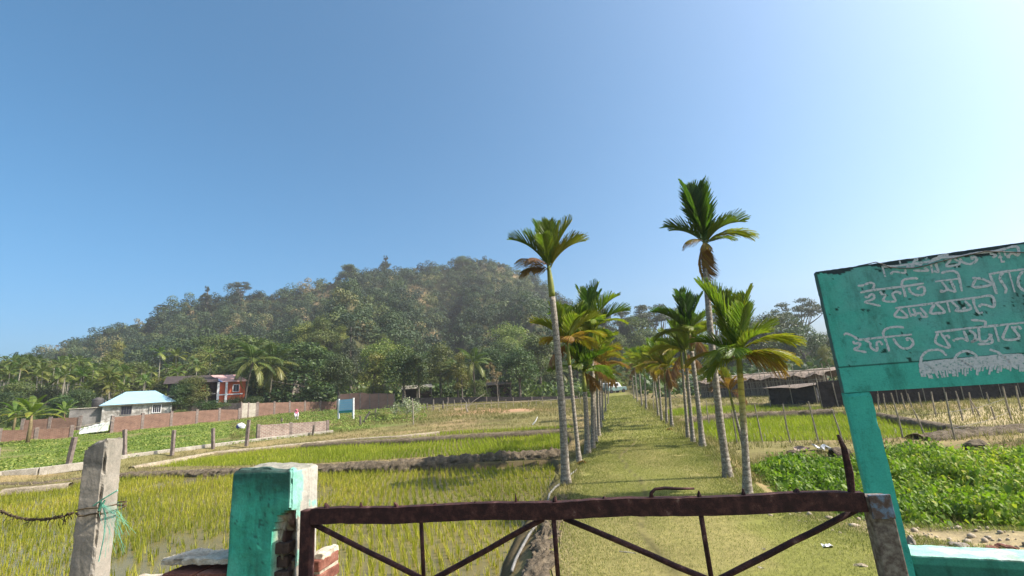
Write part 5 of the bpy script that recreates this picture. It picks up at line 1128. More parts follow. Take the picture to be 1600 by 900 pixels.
# blue notice board
p, rz, mpp = facing(541, 46); zb = atY(541, 656, 46)[2] - p[2]; sgn = tag(empty("notice_board", p, -.18), "small blue notice board on two white posts beyond the rice", "notice board"); U = lambda u: (u - 541) * mpp; ZZ = lambda v: atY(541, v, 46)[2] - p[2]
M_NB = plain("blue_board", [(.3, (.26, .50, .66)), (.7, (.33, .58, .74))], 1.5, .6, 0); M_NG = plain("teal_band", [(.3, (.03, .22, .20)), (.7, (.05, .28, .25))], 2, .7, 0); M_NL = plain("pale_board_lines", [(.3, (.30, .48, .62)), (.7, (.45, .60, .72))], 9, .7, 0)
MB().box((U(540.2), 0, (ZZ(624) + ZZ(645)) / 2), (26 * mpp, .06, ZZ(624) - ZZ(645))).build("board", M_NB, sgn)
MB().box((U(540.2), -.036, ZZ(643)), (26 * mpp, .01, .22)).build("band", M_NG, sgn)
mb = MB()
for v, a, b in ((627.5, 530, 551), (631.5, 529, 550), (634.5, 529, 551), (638, 529, 551)): mb.box((U((a + b) / 2), -.036, ZZ(v)), ((b - a) * mpp, .008, .07 if v < 637 else .12))
mb.build("faded_lines", M_NL, sgn)
for u in (527.5, 553.5): MB().box((U(u), 0, (ZZ(622.5)) / 2 - .2), (.14, .14, ZZ(622.5) + .4)).build("post", M_WHITE, sgn)
# sheds under the trees
for u0, u1, v, Y, lab in ((628, 676, 604, 68, "low shed with grey sheet roof in the tree shade above the brown wall"), (760, 800, 598, 70, "open shed with pale thatched roof under the trees left of the palm row")):
    p, rz, mpp = facing((u0 + u1) / 2, Y); w = (u1 - u0) * mpp; h = atY((u0 + u1) / 2, v, Y)[2] - p[2]; r_ = tag(empty("shed", p, rz), lab, "shed")
    mb = MB(); mb.add([(-w / 2, -1, h - .25), (w / 2, -1, h - .2), (w / 2, 3, h + .35), (-w / 2, 3, h + .3), (-w / 2, -1, h - .33), (w / 2, -1, h - .28)], [(0, 1, 2, 3), (4, 5, 1, 0)]); mb.build("roof", M_BEAM if u0 < 700 else M_THATCH, r_)
    MB().box((0, 2.4, h / 2 - .2), (w * .95, .1, h + .3)).build("back_wall", M_WOOD, r_)
    for x in (-w / 2 + .2, 0, w / 2 - .2): MB().box((x, -.8, h / 2 - .3), (.14, .14, h)).build("post", M_BARK, r_)
# car at the end of the path
p = spot(959, 78); car = tag(empty("parked_car", (p[0], 78, gz(p[0], 78)), R(28)), "white and green vehicle parked in the shade at the end of the path", "car")
def carbody(prof, w, mat, name):
    mb = MB(); n = len(prof); V = [(x, -w / 2, z) for x, z in prof] + [(x, w / 2, z) for x, z in prof]
    F = [tuple(range(n))[::-1], tuple(range(n, 2 * n))] + [(i, (i + 1) % n, n + (i + 1) % n, n + i) for i in range(n)]; mb.add(V, F); return mb.build(name, mat, car, bevel=.05)
carbody([(-2.0, .35), (2.0, .35), (2.05, .75), (1.9, .95), (-1.95, 1.0), (-2.05, .7)], 1.62, plain("dull_green_paint", [(.3, (.10, .16, .15)), (.7, (.18, .26, .24))], 2, .4, 0), "body")
carbody([(-1.85, 1.0), (1.1, .96), (.55, 1.62), (.3, 1.72), (-1.6, 1.74), (-1.85, 1.6)], 1.5, M_WHITE, "cabin")
for x, z, w_, h_ in ((-1.1, 1.35, .8, .42), (-.1, 1.35, .9, .42)): MB().box((x, -.76, z), (w_, .03, h_)).build("side_window", M_GLASS, car); MB().box((x, .76, z), (w_, .03, h_)).build("side_window", M_GLASS, car)
for x in (-1.25, 1.3):
    for y in (-.76, .76):
        wl = MB(); wl.tube([(x, y - .09, .32), (x, y + .09, .32)], .32, 16); wl.build("wheel", M_TARP, car)
for y in (-.55, .55): MB().box((2.05, y, .78), (.04, .26, .14)).build("headlight", M_WHITE, car)

# thatched bamboo enclosure and black hut on the right, dark screen behind the signboard
p0, p1 = spot(1088, 44), spot(1286, 36); d = p1 - p0; L = math.hypot(d[0], d[1]); an = math.atan2(d[1], d[0])
r_ = tag(empty("bamboo_enclosure", p0, an), "long low bamboo enclosure with grey thatched flat roof on the right", "enclosure"); rr = random.Random(9)
h0 = 1.75 - p0[2]
V = []; n = 60
for i in range(n):
    x = L * i / (n - 1); zz = h0 + .10 * math.sin(i * .7) + rr.uniform(-.05, .05)
    V += [(x, -.35 + rr.uniform(-.12, .12), zz - .30), (x, .5, zz - .02), (x, 3.0, zz + .08 + rr.uniform(-.04, .04)), (x, 6.5, zz + .12 + rr.uniform(-.04, .04)), (x, 6.6, zz - .5)]
F = [(i * 5 + k, (i + 1) * 5 + k, (i + 1) * 5 + k + 1, i * 5 + k + 1) for i in range(n - 1) for k in range(4)]
MB().add(V, F).build("thatch_roof", M_THATCH, r_)
mb = MB(); x = 0
while x < L:
    zb = rr.uniform(.0, .25); mb.tube([(x, rr.uniform(-.06, .06), zb - .4), (x + rr.uniform(-.12, .12), rr.uniform(-.1, .05), h0 - rr.uniform(.05, .3))], rr.uniform(.012, .035), 5); x += rr.uniform(.05, .16)
for zz in (.5, 1.0): mb.tube([(0, -.1, zz), (L * .5, -.1, zz + .08), (L, -.1, zz)], .03, 5)
mb.build("stick_wall", M_BAMBOO, r_); MB().box((L / 2, .5, h0 / 2 - .3), (L, .05, h0)).build("inner_screen", M_THATCH, r_)
mb = MB(); mb.tube([(-1.5, -.3, h0 - .1), (L * .5, -.3, h0 + .15), (L + .6, -.3, h0 + .10)], .04, 6); mb.build("ridge_pole", M_BAMBOO, r_)
mb = MB()
for k in range(11):
    x = L * (.55 + .05 * k); mb.tube([(x, -.2, -.3), (x + rr.uniform(-.1, .1), -.2, h0 + rr.uniform(.1, .9))], .025, 5)
mb.build("standing_poles", M_BAMBOO, r_)
pa, pb = ground(1205, 634, -.2), ground(1280, 633, -.2); d = pb - pa; L = math.hypot(d[0], d[1]); an = math.atan2(d[1], d[0]); hh = atY(1240, 605, (pa[1] + pb[1]) / 2)[2] + .25
hut = tag(empty("black_hut", pa, an), "low hut wrapped in black sheeting standing beside the far rice strip", "hut")
me = rough_box((L, 1.6, hh), 46, .07, 4, 1.6, chips=.12); me.materials.append(M_TARP); place("sheeting", me, hut, (L / 2, .8, -.05))
mb = MB(); mb.add([(-.2, -.4, hh - .0), (L * .35, -.35, hh - .02), (L * .7, -.4, hh - .10), (L + .15, -.3, hh + .05), (L + .15, 2.1, hh + .12), (L * .5, 2.1, hh + .10), (-.2, 2.0, hh + .06)], [(0, 1, 5, 6), (1, 2, 4, 5), (2, 3, 4)]); mb.build("thatch_roof", M_THATCH, hut)
for x in (0.02, L * .5, L - .02): MB().tube([(x, -.08, -.3), (x, -.08, hh + .2)], .03, 6).build("pole", M_BAMBOO, hut)
p0, p1 = ground(1285, 640, -.25), ground(1700, 618, -.25); d = p1 - p0; L = math.hypot(d[0], d[1]); an = math.atan2(d[1], d[0]); hz_ = 1.55
scr = tag(empty("dark_screen_fence", p0, an), "dark woven screen fence with pole uprights seen through the signboard opening", "fence")
me = rough_box((L, .1, hz_), 150, .05, 14, 1.4); me.materials.append(M_NETD); place("screen", me, scr, (L / 2, 0, -.1))
mb = MB(); x = 0
while x < L: mb.tube([(x, -.1, -.3), (x + rr.uniform(-.1, .1), -.1, hz_ + rr.uniform(-.2, .35))], rr.uniform(.012, .028), 5); x += rr.uniform(.35, .9)
mb.build("uprights", M_BAMBOO, scr)

# bamboo stakes fencing the right field
stakes = [(1125, 694, 1117, 628), (1193, 696, 1179, 632), (1237, 698, 1223, 631), (1282, 699, 1263, 627), (1322, 706, 1300, 640), (1152, 697, 1143, 640), (1412, 690, 1392, 614), (1449, 688, 1427, 640), (1493, 692, 1477, 613), (1582, 662, 1567, 604), (1536, 655, 1516, 625), (1521, 652, 1514, 613), (1375, 646, 1371, 616), (1386, 644, 1380, 615), (1427, 640, 1418, 615), (1415, 643, 1408, 614), (1442, 640, 1435, 613), (1464, 655, 1455, 612), (1500, 637, 1493, 611), (1548, 634, 1541, 613), (1597, 646, 1587, 603), (1505, 662, 1496, 625), (1556, 660, 1548, 635), (1107, 660, 1103, 625), (1021, 652, 1021, 596)]
nm = ["first", "second", "third", "fourth", "fifth", "sixth", "seventh", "eighth", "ninth", "tenth", "eleventh", "twelfth", "thirteenth", "fourteenth", "fifteenth", "sixteenth", "seventeenth", "eighteenth", "nineteenth", "twentieth"]
order = sorted(range(len(stakes)), key=lambda i: stakes[i][0])
for rank, i in enumerate(order):
    u, v, ut, vt = stakes[i]; p = ground(u, v, -.25); t = atY(ut, vt, p[1] - .05); r0 = .022 if v > 680 else .028
    where = "left of the signboard" if u < 1330 else "seen through the signboard opening"; k = rank if u < 1330 else rank - sum(1 for s_ in stakes if s_[0] < 1330)
    o = MB().tube([p - [0, 0, .25], (p + t) / 2 + [random.uniform(-.03, .03), 0, 0], t], [r0, r0 * .95, r0 * .75], 7, jit=.08).build("bamboo_stake", M_BAMBOO)
    tag(o, f"bamboo stake {nm[k]} from the left among those {where}", "stake", "bamboo stakes on the right")
mb = MB()
for zz in (.35, .75):
    for a, b in zip([6, 8, 9], [8, 9, 9]):
        if a != b:
            pa = ground(*stakes[a][:2], -.25); pb = ground(*stakes[b][:2], -.25); mb.tube([pa + [0, 0, zz], (pa + pb) / 2 + [0, 0, zz - .06], pb + [0, 0, zz]], .005, 4)
tag(mb.build("fence_wire", M_WIRE), "thin wires strung between the bamboo stakes behind the signboard leg", "wire")
mb = MB()                                                    # light stick fence across the far dry field
rail = [spot(u, 50) + [0, 0, h] for u, h in ((640, .55), (700, .6), (760, .6), (830, .6), (900, .62), (935, .6))]
fz = tag(empty("stick_fence", rail[0] - [0, 0, .55]), "light fence of thin sticks and one rail across the far dry field", "fence")
MB().tube([q - rail[0] + [0, 0, .55] for q in rail], .03, 5).build("rail", M_BAMBOO, fz)
for u in np.arange(640, 940, 11.5):
    q = spot(u, 50) - rail[0] + [0, 0, .55]; MB().tube([q - [0, 0, .2], q + [random.uniform(-.08, .08), 0, random.uniform(.6, 1.3)]], .03, 5).build("stick", M_BAMBOO, fz)
p = hit(832, 664); MB_ = MB().tube([p, p + [.2, 0, .2], p + [.36, .1, .45]], [.04, .035, .025], 6); tag(MB_.build("white_stick", M_WHITE), "bleached white stick leaning on the dry bank left of the palm row", "stick")
p = hit(731, 645); mb = MB(); mb.tube([p, p + [-.15, 0, .5], p + [-.1, .1, 1.0]], [.08, .06, .03], 6); mb.tube([p + [-.15, 0, .5], p + [.7, 0, 1.1], p + [1.8, .2, 1.7]], [.04, .03, .02], 6); mb.tube([p + [-.1, .1, 1.0], p + [-.5, 0, 1.5]], [.025, .015], 5); tag(mb.build("dead_branch", plain("bleached_wood", [(.3, (.20, .17, .14)), (.7, (.36, .32, .27))], 4, .9, .2)), "bleached forked dead branch standing before the sheds", "branch")
# pale leafed shrub
p = hit(645, 664); root = tag(empty("pale_shrub", spot(636, 44)), "silvery pale leafed shrub right of the blue sign", "shrub"); rr2 = np.random.default_rng(5); sp = [((rr2.uniform(-1.3, 1.3), rr2.uniform(-.7, .7), rr2.uniform(.5, 1.5)), (.42, .42, .5), rr2.uniform(.2, .9)) for _ in range(15)]
V, F, T = lobes(sp, 900, .2, rr2, .4, .5); place("foliage", npmesh("foliage", V, F, M_PALE, T), root); place("stem", limb_mesh(.9, .05, [s_[0] for s_ in sp[:9]], rr2), root)
p = hit(646, 664); tag(MB().tube([p - [0, 0, .2], p + [0, 0, 1.2], p + [-.05, 0, 2.0]], [.05, .045, .03], 6).build("pale_stake", M_BAMBOO), "pale stake standing before the silvery shrub", "stake")
# person crouching in the plot, sack on the bank
p = spot(463, 50); per = bpy.data.meshes.new("person")
bm = bmesh.new(); J = [(0, 0, .38), (0, -.10, .62), (0, -.17, .86), (0, -.22, 1.0), (.14, -.30, .55), (.14, -.16, .10), (.14, -.32, .04), (-.14, -.30, .55), (-.14, -.16, .10), (-.14, -.32, .04), (.19, -.2, .84), (.22, -.36, .62), (.12, -.5, .45), (-.19, -.2, .84), (-.22, -.36, .62), (-.12, -.5, .45)]
vs = [bm.verts.new(j) for j in J]
for a, b in ((0, 1), (1, 2), (2, 3), (0, 4), (4, 5), (5, 6), (0, 7), (7, 8), (8, 9), (2, 10), (10, 11), (11, 12), (2, 13), (13, 14), (14, 15)): bm.edges.new((vs[a], vs[b]))
bm.to_mesh(per); bm.free(); o = bpy.data.objects.new("person", per); COL.objects.link(o); o.location = Vector(p) + Vector((0, 0, .02)); o.rotation_euler = (0, 0, .6); o.scale = (.85, .85, .85)
m = o.modifiers.new("skin", 'SKIN'); m2 = o.modifiers.new("sub", 'SUBSURF'); m2.levels = 1; m2.render_levels = 1
rs = [.19, .18, .15, .06, .12, .07, .06, .12, .07, .06, .07, .05, .04, .07, .05, .04]
for sv, r_ in zip(per.skin_vertices[0].data, rs): sv.radius = (r_, r_)
per.skin_vertices[0].data[0].use_root = True
per.materials.append(plain("pale_dress", [(.3, (.55, .48, .52)), (.7, (.66, .60, .64))], 3, .9, 0)); tag(o, "person crouching in the green plot in pale clothes and pink headscarf", "person")
bm = bmesh.new(); bmesh.ops.create_uvsphere(bm, u_segments=16, v_segments=12, radius=.125)
for v in bm.verts: v.co.z *= 1.2
me = bpy.data.meshes.new("head"); bm.to_mesh(me); bm.free(); me.materials.append(plain("skin", [(.3, (.22, .11, .07)), (.7, (.26, .14, .09))], 3, .7, 0)); place("head", me, o, (0, -.25, 1.12))
bm = bmesh.new(); bmesh.ops.create_uvsphere(bm, u_segments=18, v_segments=14, radius=.16)
for v in bm.verts:
    v.co.z *= 1.25
    if v.co.y < -.07 and v.co.z < .07: v.co.y = -.07
    if v.co.z < -.05: v.co.x *= 1.3; v.co.z *= 1.9
me = bpy.data.meshes.new("headscarf"); bm.to_mesh(me); bm.free(); me.materials.append(plain("pink_scarf", [(.3, (.52, .10, .17)), (.7, (.62, .16, .24))], 3, .9, 0)); place("headscarf", me, o, (0, -.22, 1.12))
p = hit(376, 671); bm = bmesh.new(); bmesh.ops.create_uvsphere(bm, u_segments=18, v_segments=12, radius=.3)
for v in bm.verts: v.co.x *= 1.25; v.co.z *= .95; v.co += Vector((.03 * math.sin(v.co.z * 20), 0, .02 * math.sin(v.co.x * 15)))
me = bpy.data.meshes.new("sack"); bm.to_mesh(me); bm.free(); ms, n, l, b = new_mat("white_blue_sack"); tc = n.new("ShaderNodeTexCoord"); sx = n.new("ShaderNodeSeparateXYZ"); l.new(tc.outputs["Object"], sx.inputs[0]); rp = ramp(n, [(.38, (.04, .04, .20)), (.46, (.72, .72, .74))]); l.new(mathn(n, l, 'ADD', mathn(n, l, 'ADD', sx.outputs[0], sx.outputs[2]), .42), rp.inputs[0]); l.new(rp.outputs[0], b.inputs["Base Color"])
me.materials.append(ms); tag(place("sack", me, None, (p[0], p[1], p[2] + .25)), "round white and dark blue sack lying in the green plot", "sack")
# ------------------------------------------------------------------ plants nobody could count
def in_view(x, y, z, m=90):
    q = np.stack([x, y, np.broadcast_to(z, np.shape(x))], -1) - CAM; w = q @ _f; a = q @ _r / w; b = q @ _u / w
    U = 800 + FPX * (a * _cr - b * _sr); Vv = 450 - FPX * (a * _sr + b * _cr); return (w > .3) & (U > -m) & (U < 1600 + m) & (Vv < 900 + m)
def blades(P, h, wd, lean, rr, segs=2, tone=None, az=None):
    """grass blades rooted at P, bending over by lean"""
    n = len(P); az = rr.uniform(0, 2 * math.pi, n) if az is None else az; d = np.stack([np.cos(az), np.sin(az), 0 * az], -1); sd = np.stack([-np.sin(az), np.cos(az), 0 * az], -1)
    h = np.broadcast_to(h, (n,))[:, None]; wd = np.broadcast_to(wd, (n,))[:, None]; lean = np.broadcast_to(lean, (n,))[:, None]; V = []
    for k in range(segs + 1):
        t = k / segs; c = P + np.array([0, 0, 1]) * h * (t - .25 * lean * t * t) + d * h * lean * t ** 1.7; w = wd * (1 - .92 * t ** 1.5) * .5
        V += [c - sd * w, c + sd * w]
    V = np.stack(V, 1).reshape(-1, 3); m = 2 * (segs + 1); base = np.arange(n)[:, None] * m; F = []
    for k in range(segs): F.append(base + np.array([2 * k, 2 * k + 1, 2 * k + 3, 2 * k + 2])[None])
    tone = rr.uniform(.2, .8, n) if tone is None else tone
    return V, np.stack(F, 1).reshape(-1, 4), np.repeat(np.clip(tone, 0, 1), m)
def stuff(name, V, F, T, mat): return tag(place(name, npmesh(name, V, F, mat, T)), kind='stuff')
rr = np.random.default_rng(77)
def rice(P, space, nb, h, mat, ori, gaps=.0, name="rice_plants", segs=2, wd=.011, keep=.94):
    x0, x1 = min(p[0] for p in P), max(p[0] for p in P); y0, y1 = min(p[1] for p in P), max(p[1] for p in P); x0 = max(x0, -30); D = math.hypot(x1 - x0, y1 - y0) / 2 + 1
    gx, gy = np.meshgrid(np.arange(-D, D, space), np.arange(-D, D, space * .92)); gx = gx.ravel() + rr.normal(0, space * .13, gx.size); gy = gy.ravel() + rr.normal(0, space * .13, gy.size)
    gx = gx + .14 * np.sin(gy * .5)
    x = (x0 + x1) / 2 + gx * math.cos(ori) - gy * math.sin(ori); y = (y0 + y1) / 2 + gx * math.sin(ori) + gy * math.cos(ori)
    k = (seg_dist(x, y, P) > .16) & in_view(x, y, WZ) & (rr.random(len(x)) < keep); x, y = x[k], y[k]
    if gaps:
        g = fbm(x * .35, y * .35, 123); k = (g < gaps) | (rr.random(len(x)) < .30); x, y = x[k], y[k]
    sz = np.clip(1 + 1.1 * fbm(x * .6, y * .6, 31) + rr.normal(0, .16, len(x)), .45, 1.6); yel = np.clip(.45 + 1.3 * fbm(x * .45, y * .45, 37), 0, 1)
    n = len(x); B = np.repeat(np.stack([x, y, np.full(n, WZ - .01)], -1), nb, 0); B[:, :2] += rr.normal(0, .018 + .004 * space, (n * nb, 2)); s = np.repeat(sz, nb)
    hh = h * s * rr.uniform(.55, 1.15, n * nb)
    return stuff(name, *blades(B, hh, wd * rr.uniform(.7, 1.4, n * nb), rr.uniform(.05, .55, n * nb), rr, segs, np.repeat(yel, nb) + rr.normal(0, .2, n * nb)), mat)
rice(PADDY[0], .15, 8, .165, M_RICE, .25, .16, segs=2, wd=.0115)
rice(PADDY[1], .17, 8, .19, M_RICE2, .2, .3, wd=.014)
rice(PADDY[2], .20, 8, .24, M_RICE2, .2, .3, wd=.016)
rice(PADDY[3], .17, 8, .20, M_RICE2, .4, .3, wd=.015)
rice(PADDY[4], .22, 8, .26, M_RICE2, .4, .3, wd=.016)

# mown turf on the path and lot
def turf(n, ymin, ymax, h, wd, fx0, fx1, mask=None, mat=M_TURF, name="grass", zoff=.012, tone=None, lean=(.2, 1.1)):
    y = ymin + (ymax - ymin) * rr.random(n) ** 1.35; x = fx0(y) + (fx1(y) - fx0(y)) * rr.random(n); z = zfun(x, y, False) + zoff
    k = in_view(x, y, z, 40)
    if mask is not None: k &= mask(x, y)
    x, y, z = x[k], y[k], z[k]; m = len(x); t = .42 + 1.1 * fbm(x * 1.4, y * 1.1, 55) + rr.normal(0, .2, m)
    return stuff(name, *blades(np.stack([x, y, z], -1), h * rr.uniform(.5, 1.4, m) * (1 + .03 * np.maximum(0, y - 5)), wd * rr.uniform(.7, 1.4, m) * (1 + .10 * np.maximum(0, y - 5)), rr.uniform(*lean, m), rr, 1, t), mat)
worn = lambda x, y: edgeL(y) * .62 + edgeR(y) * .38 + .22 * np.sin(y * .9) + .25 * fbm(y * .8, y * 0, 95)
turf(200000, 3.4, 16, .032, .006, lambda y: edgeL(y) + .15, lambda y: edgeR(y) + .1, lambda x, y: (np.abs(x - worn(x, y)) > .035 + .03 * rr.random(x.shape)) & (fbm(x * 1.6, y * 1.6, 96) < .17 + .1 * rr.random(x.shape)))
turf(26000, 15, 60, .05, .012, lambda y: edgeL(y) + .15, lambda y: edgeR(y) + .1)
yl_ = lambda x: 6.5 - .62 * (x - 3.1)
turf(60000, 3.2, 8.2, .04, .007, lambda y: edgeR(y) - .3, lambda y: edgeR(y) + 6, lambda x, y: (y < yl_(x) + .4) & (fbm(x * 1.1, y * 1.1, 61) < .02) & (np.abs(y - (6.15 - .62 * (x - 3.1)) + .5 * fbm(x * .9, y * .9, 64)) > .3))
turf(5000, 3.6, 16, .12, .009, lambda y: edgeL(y) - .35, lambda y: edgeL(y) + .22, lambda x, y: fbm(x * .9, y * .9, 63) > -.05, M_STRAW, zoff=-.02)
turf(7000, 8.5, 40, .13, .011, lambda y: edgeR(y) - .25, lambda y: edgeR(y) + .7, None, M_STRAW, zoff=-.02)
# dry grass on the banks and far fields
def scatter(n, xf, mask, h, wd, mat, nb=4, name="dry_grass", tone=.45, lean=(.1, .9)):
    x, y = xf(n); z = zfun(x, y); k = in_view(x, y, z, 60) & mask(x, y) & (z > WZ - .02); x, y, z = x[k], y[k], z[k]; m = len(x)
    B = np.repeat(np.stack([x, y, z - .01], -1), nb, 0); B[:, :2] += rr.normal(0, .05, (m * nb, 2)); t = np.repeat(tone + 1.2 * fbm(x * .5, y * .5, 65), nb) + rr.normal(0, .2, m * nb)
    return stuff(name, *blades(B, h * rr.uniform(.5, 1.4, m * nb), wd * rr.uniform(.7, 1.4, m * nb), rr.uniform(*lean, m * nb), rr, 1, t), mat)
dlf = lambda x, y: np.maximum(np.maximum(-.94 * (x + 21.7) + .34 * (y - 19.8), -.72 * (x + 19) + .695 * (y - 27.2)), y - 36)
def fan(a0, a1, y0, y1):
    def f(n):
        y = np.sqrt(rr.uniform(y0 ** 2, y1 ** 2, n)); return y * rr.uniform(a0, a1, n), y
    return f
pn = lambda x, y: np.minimum.reduce([-seg_dist(x, y, P) for P in PADDY]) > .05
scatter(26000, fan(-1.2, .2, 12, 40), lambda x, y: (dlf(x, y) < .3) & pn(x, y) & (x < edgeL(y) - .3), .13, .016, M_STRAW, 3)
scatter(30000, fan(-.62, .2, 32, 66), lambda x, y: (dlf(x, y) > -.5) & (x < edgeL(y) - .5) & (fbm(x * .3, y * .3, 67) > -.12), .20, .028, M_STRAW, 3)
scatter(30000, fan(.2, 1.2, 10, 46), lambda x, y: (x > edgeR(y) + .5) & pn(x, y) & ((y > 13.4 - .25 * (x - 5))), .16, .02, M_STRAW, 3)
# green plot on the left: low leafy crop
def leafy(n, xf, mask, size, h, mat, name, tone=.5, hvar=.5, up=1.0, asp=.6, jit=.6, paddies=True):
    x, y = xf(n); z = zfun(x, y, paddies); k = in_view(x, y, z, 80) & mask(x, y); x, y, z = x[k], y[k], z[k]; m = len(x)
    hl = h * np.clip(1 + 1.6 * fbm(x * .8, y * .8, 69), .15, 2); zz = z + hl * (1 - hvar * rr.random(m)); C = np.stack([x, y, zz], -1)
    V, F = kites(C, np.tile([0, -.25, up], (m, 1)), size, rr, asp, jit); return stuff(name, V, F, np.repeat(np.clip(tone + 1.1 * fbm(x * .6, y * .6, 71) + rr.normal(0, .2, m), 0, 1), 4), mat)
leafy(90000, fan(-1.3, -.32, 18, 64), lambda x, y: (dlf(x, y) > .35) & (x < -9) & (fbm(x * .3, y * .3, 51) > -.06), .13, .10, M_CROP, "low_crop")
scatter(30000, fan(-1.3, -.32, 18, 64), lambda x, y: (dlf(x, y) > .2) & (x < -9), .10, .02, M_CROP, 3, "plot_grass", .6)
leafy(6000, fan(-.52, -.2, 38, 62), lambda x, y: (fbm(x * .35, y * .35, 73) > .04), .16, .45, M_CROP, "scrub", .35, jit=.9)
# weeds in the dip behind the sign: thick fresh leaves on stems
WEED = gp((1172, 752), (1176, 722), (1215, 714), (1300, 712), (1390, 706), (1440, 704), (1500, 712), (1560, 704), (1620, 694), (1900, 690), (1900, 830), (1640, 826), (1560, 822), (1480, 818), (1420, 812), (1380, 806), (1300, 800), (1235, 793), (1200, 770), z=-.2)
def box_uv(P):
    x0, x1 = min(p[0] for p in P), max(p[0] for p in P); y0, y1 = min(p[1] for p in P), max(p[1] for p in P)
    return lambda n: (rr.uniform(x0, x1, n), rr.uniform(y0, y1, n))
x, y = box_uv(WEED)(13000); d = seg_dist(x, y, WEED); dens = fbm(x * .9, y * .9, 75); k = (d > .04) & in_view(x, y, -.2, 120) & (dens > -.05 - .16 * rr.random(len(x))); x, y, d, dens = x[k], y[k], d[k], dens[k]
z = zfun(x, y, False); Hh = np.clip(.28 + .75 * fbm(x * .8, y * .8, 79) + rr.normal(0, .08, len(x)), .07, .62) * np.clip(.35 + d * 1.2, .35, 1); m = len(x); tn = np.clip(.45 + .9 * fbm(x * .55, y * .55, 83) + rr.normal(0, .12, m), 0, 1)
Cs, Ns, Tt = [], [], []; nl = 13
for q in range(nl):
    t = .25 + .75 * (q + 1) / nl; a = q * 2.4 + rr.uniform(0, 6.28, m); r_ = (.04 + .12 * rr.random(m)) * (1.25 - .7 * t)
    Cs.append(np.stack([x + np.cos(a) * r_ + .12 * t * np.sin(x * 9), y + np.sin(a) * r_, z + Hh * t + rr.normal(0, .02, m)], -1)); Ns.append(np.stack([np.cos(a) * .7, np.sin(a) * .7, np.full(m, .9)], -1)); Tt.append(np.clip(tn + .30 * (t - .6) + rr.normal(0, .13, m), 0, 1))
C = np.concatenate(Cs); N = np.concatenate(Ns); T = np.concatenate(Tt); n = len(C)
N = N + rr.normal(0, .35, (n, 3)); N /= np.linalg.norm(N, axis=1)[:, None]; Tg = np.stack([N[:, 0], N[:, 1], -.3 + 0 * N[:, 0]], -1); Tg = Tg - N * np.sum(Tg * N, 1)[:, None] + rr.normal(0, .2, (n, 3)); Tg /= np.linalg.norm(Tg, axis=1)[:, None]; Bt = np.cross(N, Tg); s = (rr.uniform(.035, .075, n) + .05 * (rr.random(n) < .12))[:, None]; wl_ = rr.uniform(.55, 1.05, n)[:, None]; Bt = Bt * wl_
# heart shaped leaf of two folded halves, tip bent down
LV = np.stack([C, C + Tg * s * .25 + Bt * s * .42 + N * s * .12, C + Tg * s * .78 + Bt * s * .22 - N * s * .02, C + Tg * s * 1.15 - N * s * .22, C + Tg * s * .78 - Bt * s * .22 - N * s * .02, C + Tg * s * .25 - Bt * s * .42 + N * s * .12, C + Tg * s * .55 - N * s * .04], 1).reshape(-1, 3)
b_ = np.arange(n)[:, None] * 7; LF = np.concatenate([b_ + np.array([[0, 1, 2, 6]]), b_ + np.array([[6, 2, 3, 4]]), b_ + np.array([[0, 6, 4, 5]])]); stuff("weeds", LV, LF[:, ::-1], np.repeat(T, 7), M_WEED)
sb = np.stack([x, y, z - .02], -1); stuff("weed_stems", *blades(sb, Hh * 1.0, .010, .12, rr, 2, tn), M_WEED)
turf(26000, 5.5, 13.5, .16, .010, lambda y: edgeR(y) + .3, lambda y: edgeR(y) + 9, lambda x, y: seg_dist(x, y, WEED) > -.4, M_STRAW, zoff=-.01, lean=(.2, 1.4))

# pebbles and clods on the bare strip in front of the weeds
bm = bmesh.new(); bmesh.ops.create_icosphere(bm, subdivisions=1, radius=1.0); iv = np.array([v.co[:] for v in bm.verts]); fi = np.array([[v.index for v in f.verts] for f in bm.faces]); bm.free()
n = 1500; x = rr.uniform(2.6, 9, n); y = 6.1 - .62 * (x - 3.1) + rr.normal(-.35, .75, n); k = (y > 3) & in_view(x, y, 0, 40) & (x > edgeR(y) - .6); x, y = x[k], y[k]; m = len(x)
sz = np.clip(rr.lognormal(-4.3, .55, m), .006, .05); z = zfun(x, y, False) + sz * .25
P = iv[None] * (sz[:, None, None] * rr.uniform(.6, 1.25, (m, 1, 3))) * rr.uniform(.8, 1.2, (m, len(iv), 1)) + np.stack([x, y, z], -1)[:, None]
stuff("gravel", P.reshape(-1, 3), (fi[None] + (np.arange(m) * len(iv))[:, None, None]).reshape(-1, 3), None, plain("pebble", [(.3, (.20, .15, .10)), (.7, (.46, .38, .28))], 3, .9, .2))
# understorey below the trees, then the forest of the hill
leafy(26000, fan(-1.25, .2, 62, 98), lambda x, y: (x < edgeL(y) - 2) & (y > np.interp(x / y, [-1.2, -.7, -.5, -.3, .2], [46, 66, 68, 70, 70])), .75, 2.0, M_MID, "undergrowth", .35, .95, .6, .7, .9)
leafy(14000, fan(.12, 1.3, 47, 98), lambda x, y: (x > edgeR(y) + 1.5) | (y > 90), .75, 2.2, M_DARK, "undergrowth", .5, .95, .6, .7, .9)
hr = np.random.default_rng(991)
N0 = 26000
a = hr.uniform(-1.55, 1.45, N0); yr = ridge_y(a); t = hr.random(N0) ** .8; y = 96 + (yr + 14 - 96) * t; x = a * y
acc = hr.random(N0) < (y / 275.0) ** 1.0                      # even spread over the slope
x, y, a, yr = x[acc], y[acc], a[acc], yr[acc]
z = hill(x, y); bare = fbm(a * 14, y * .035, 71); k = (bare < .15) | (hr.random(len(x)) < .25); x, y, z, a, yr = x[k], y[k], z[k], a[k], yr[k]
order = hr.permutation(len(x)); x, y, z, a, yr = x[order], y[order], z[order], a[order], yr[order]
cell = {}; keep = []                                          # thin out to roughly one crown per cell
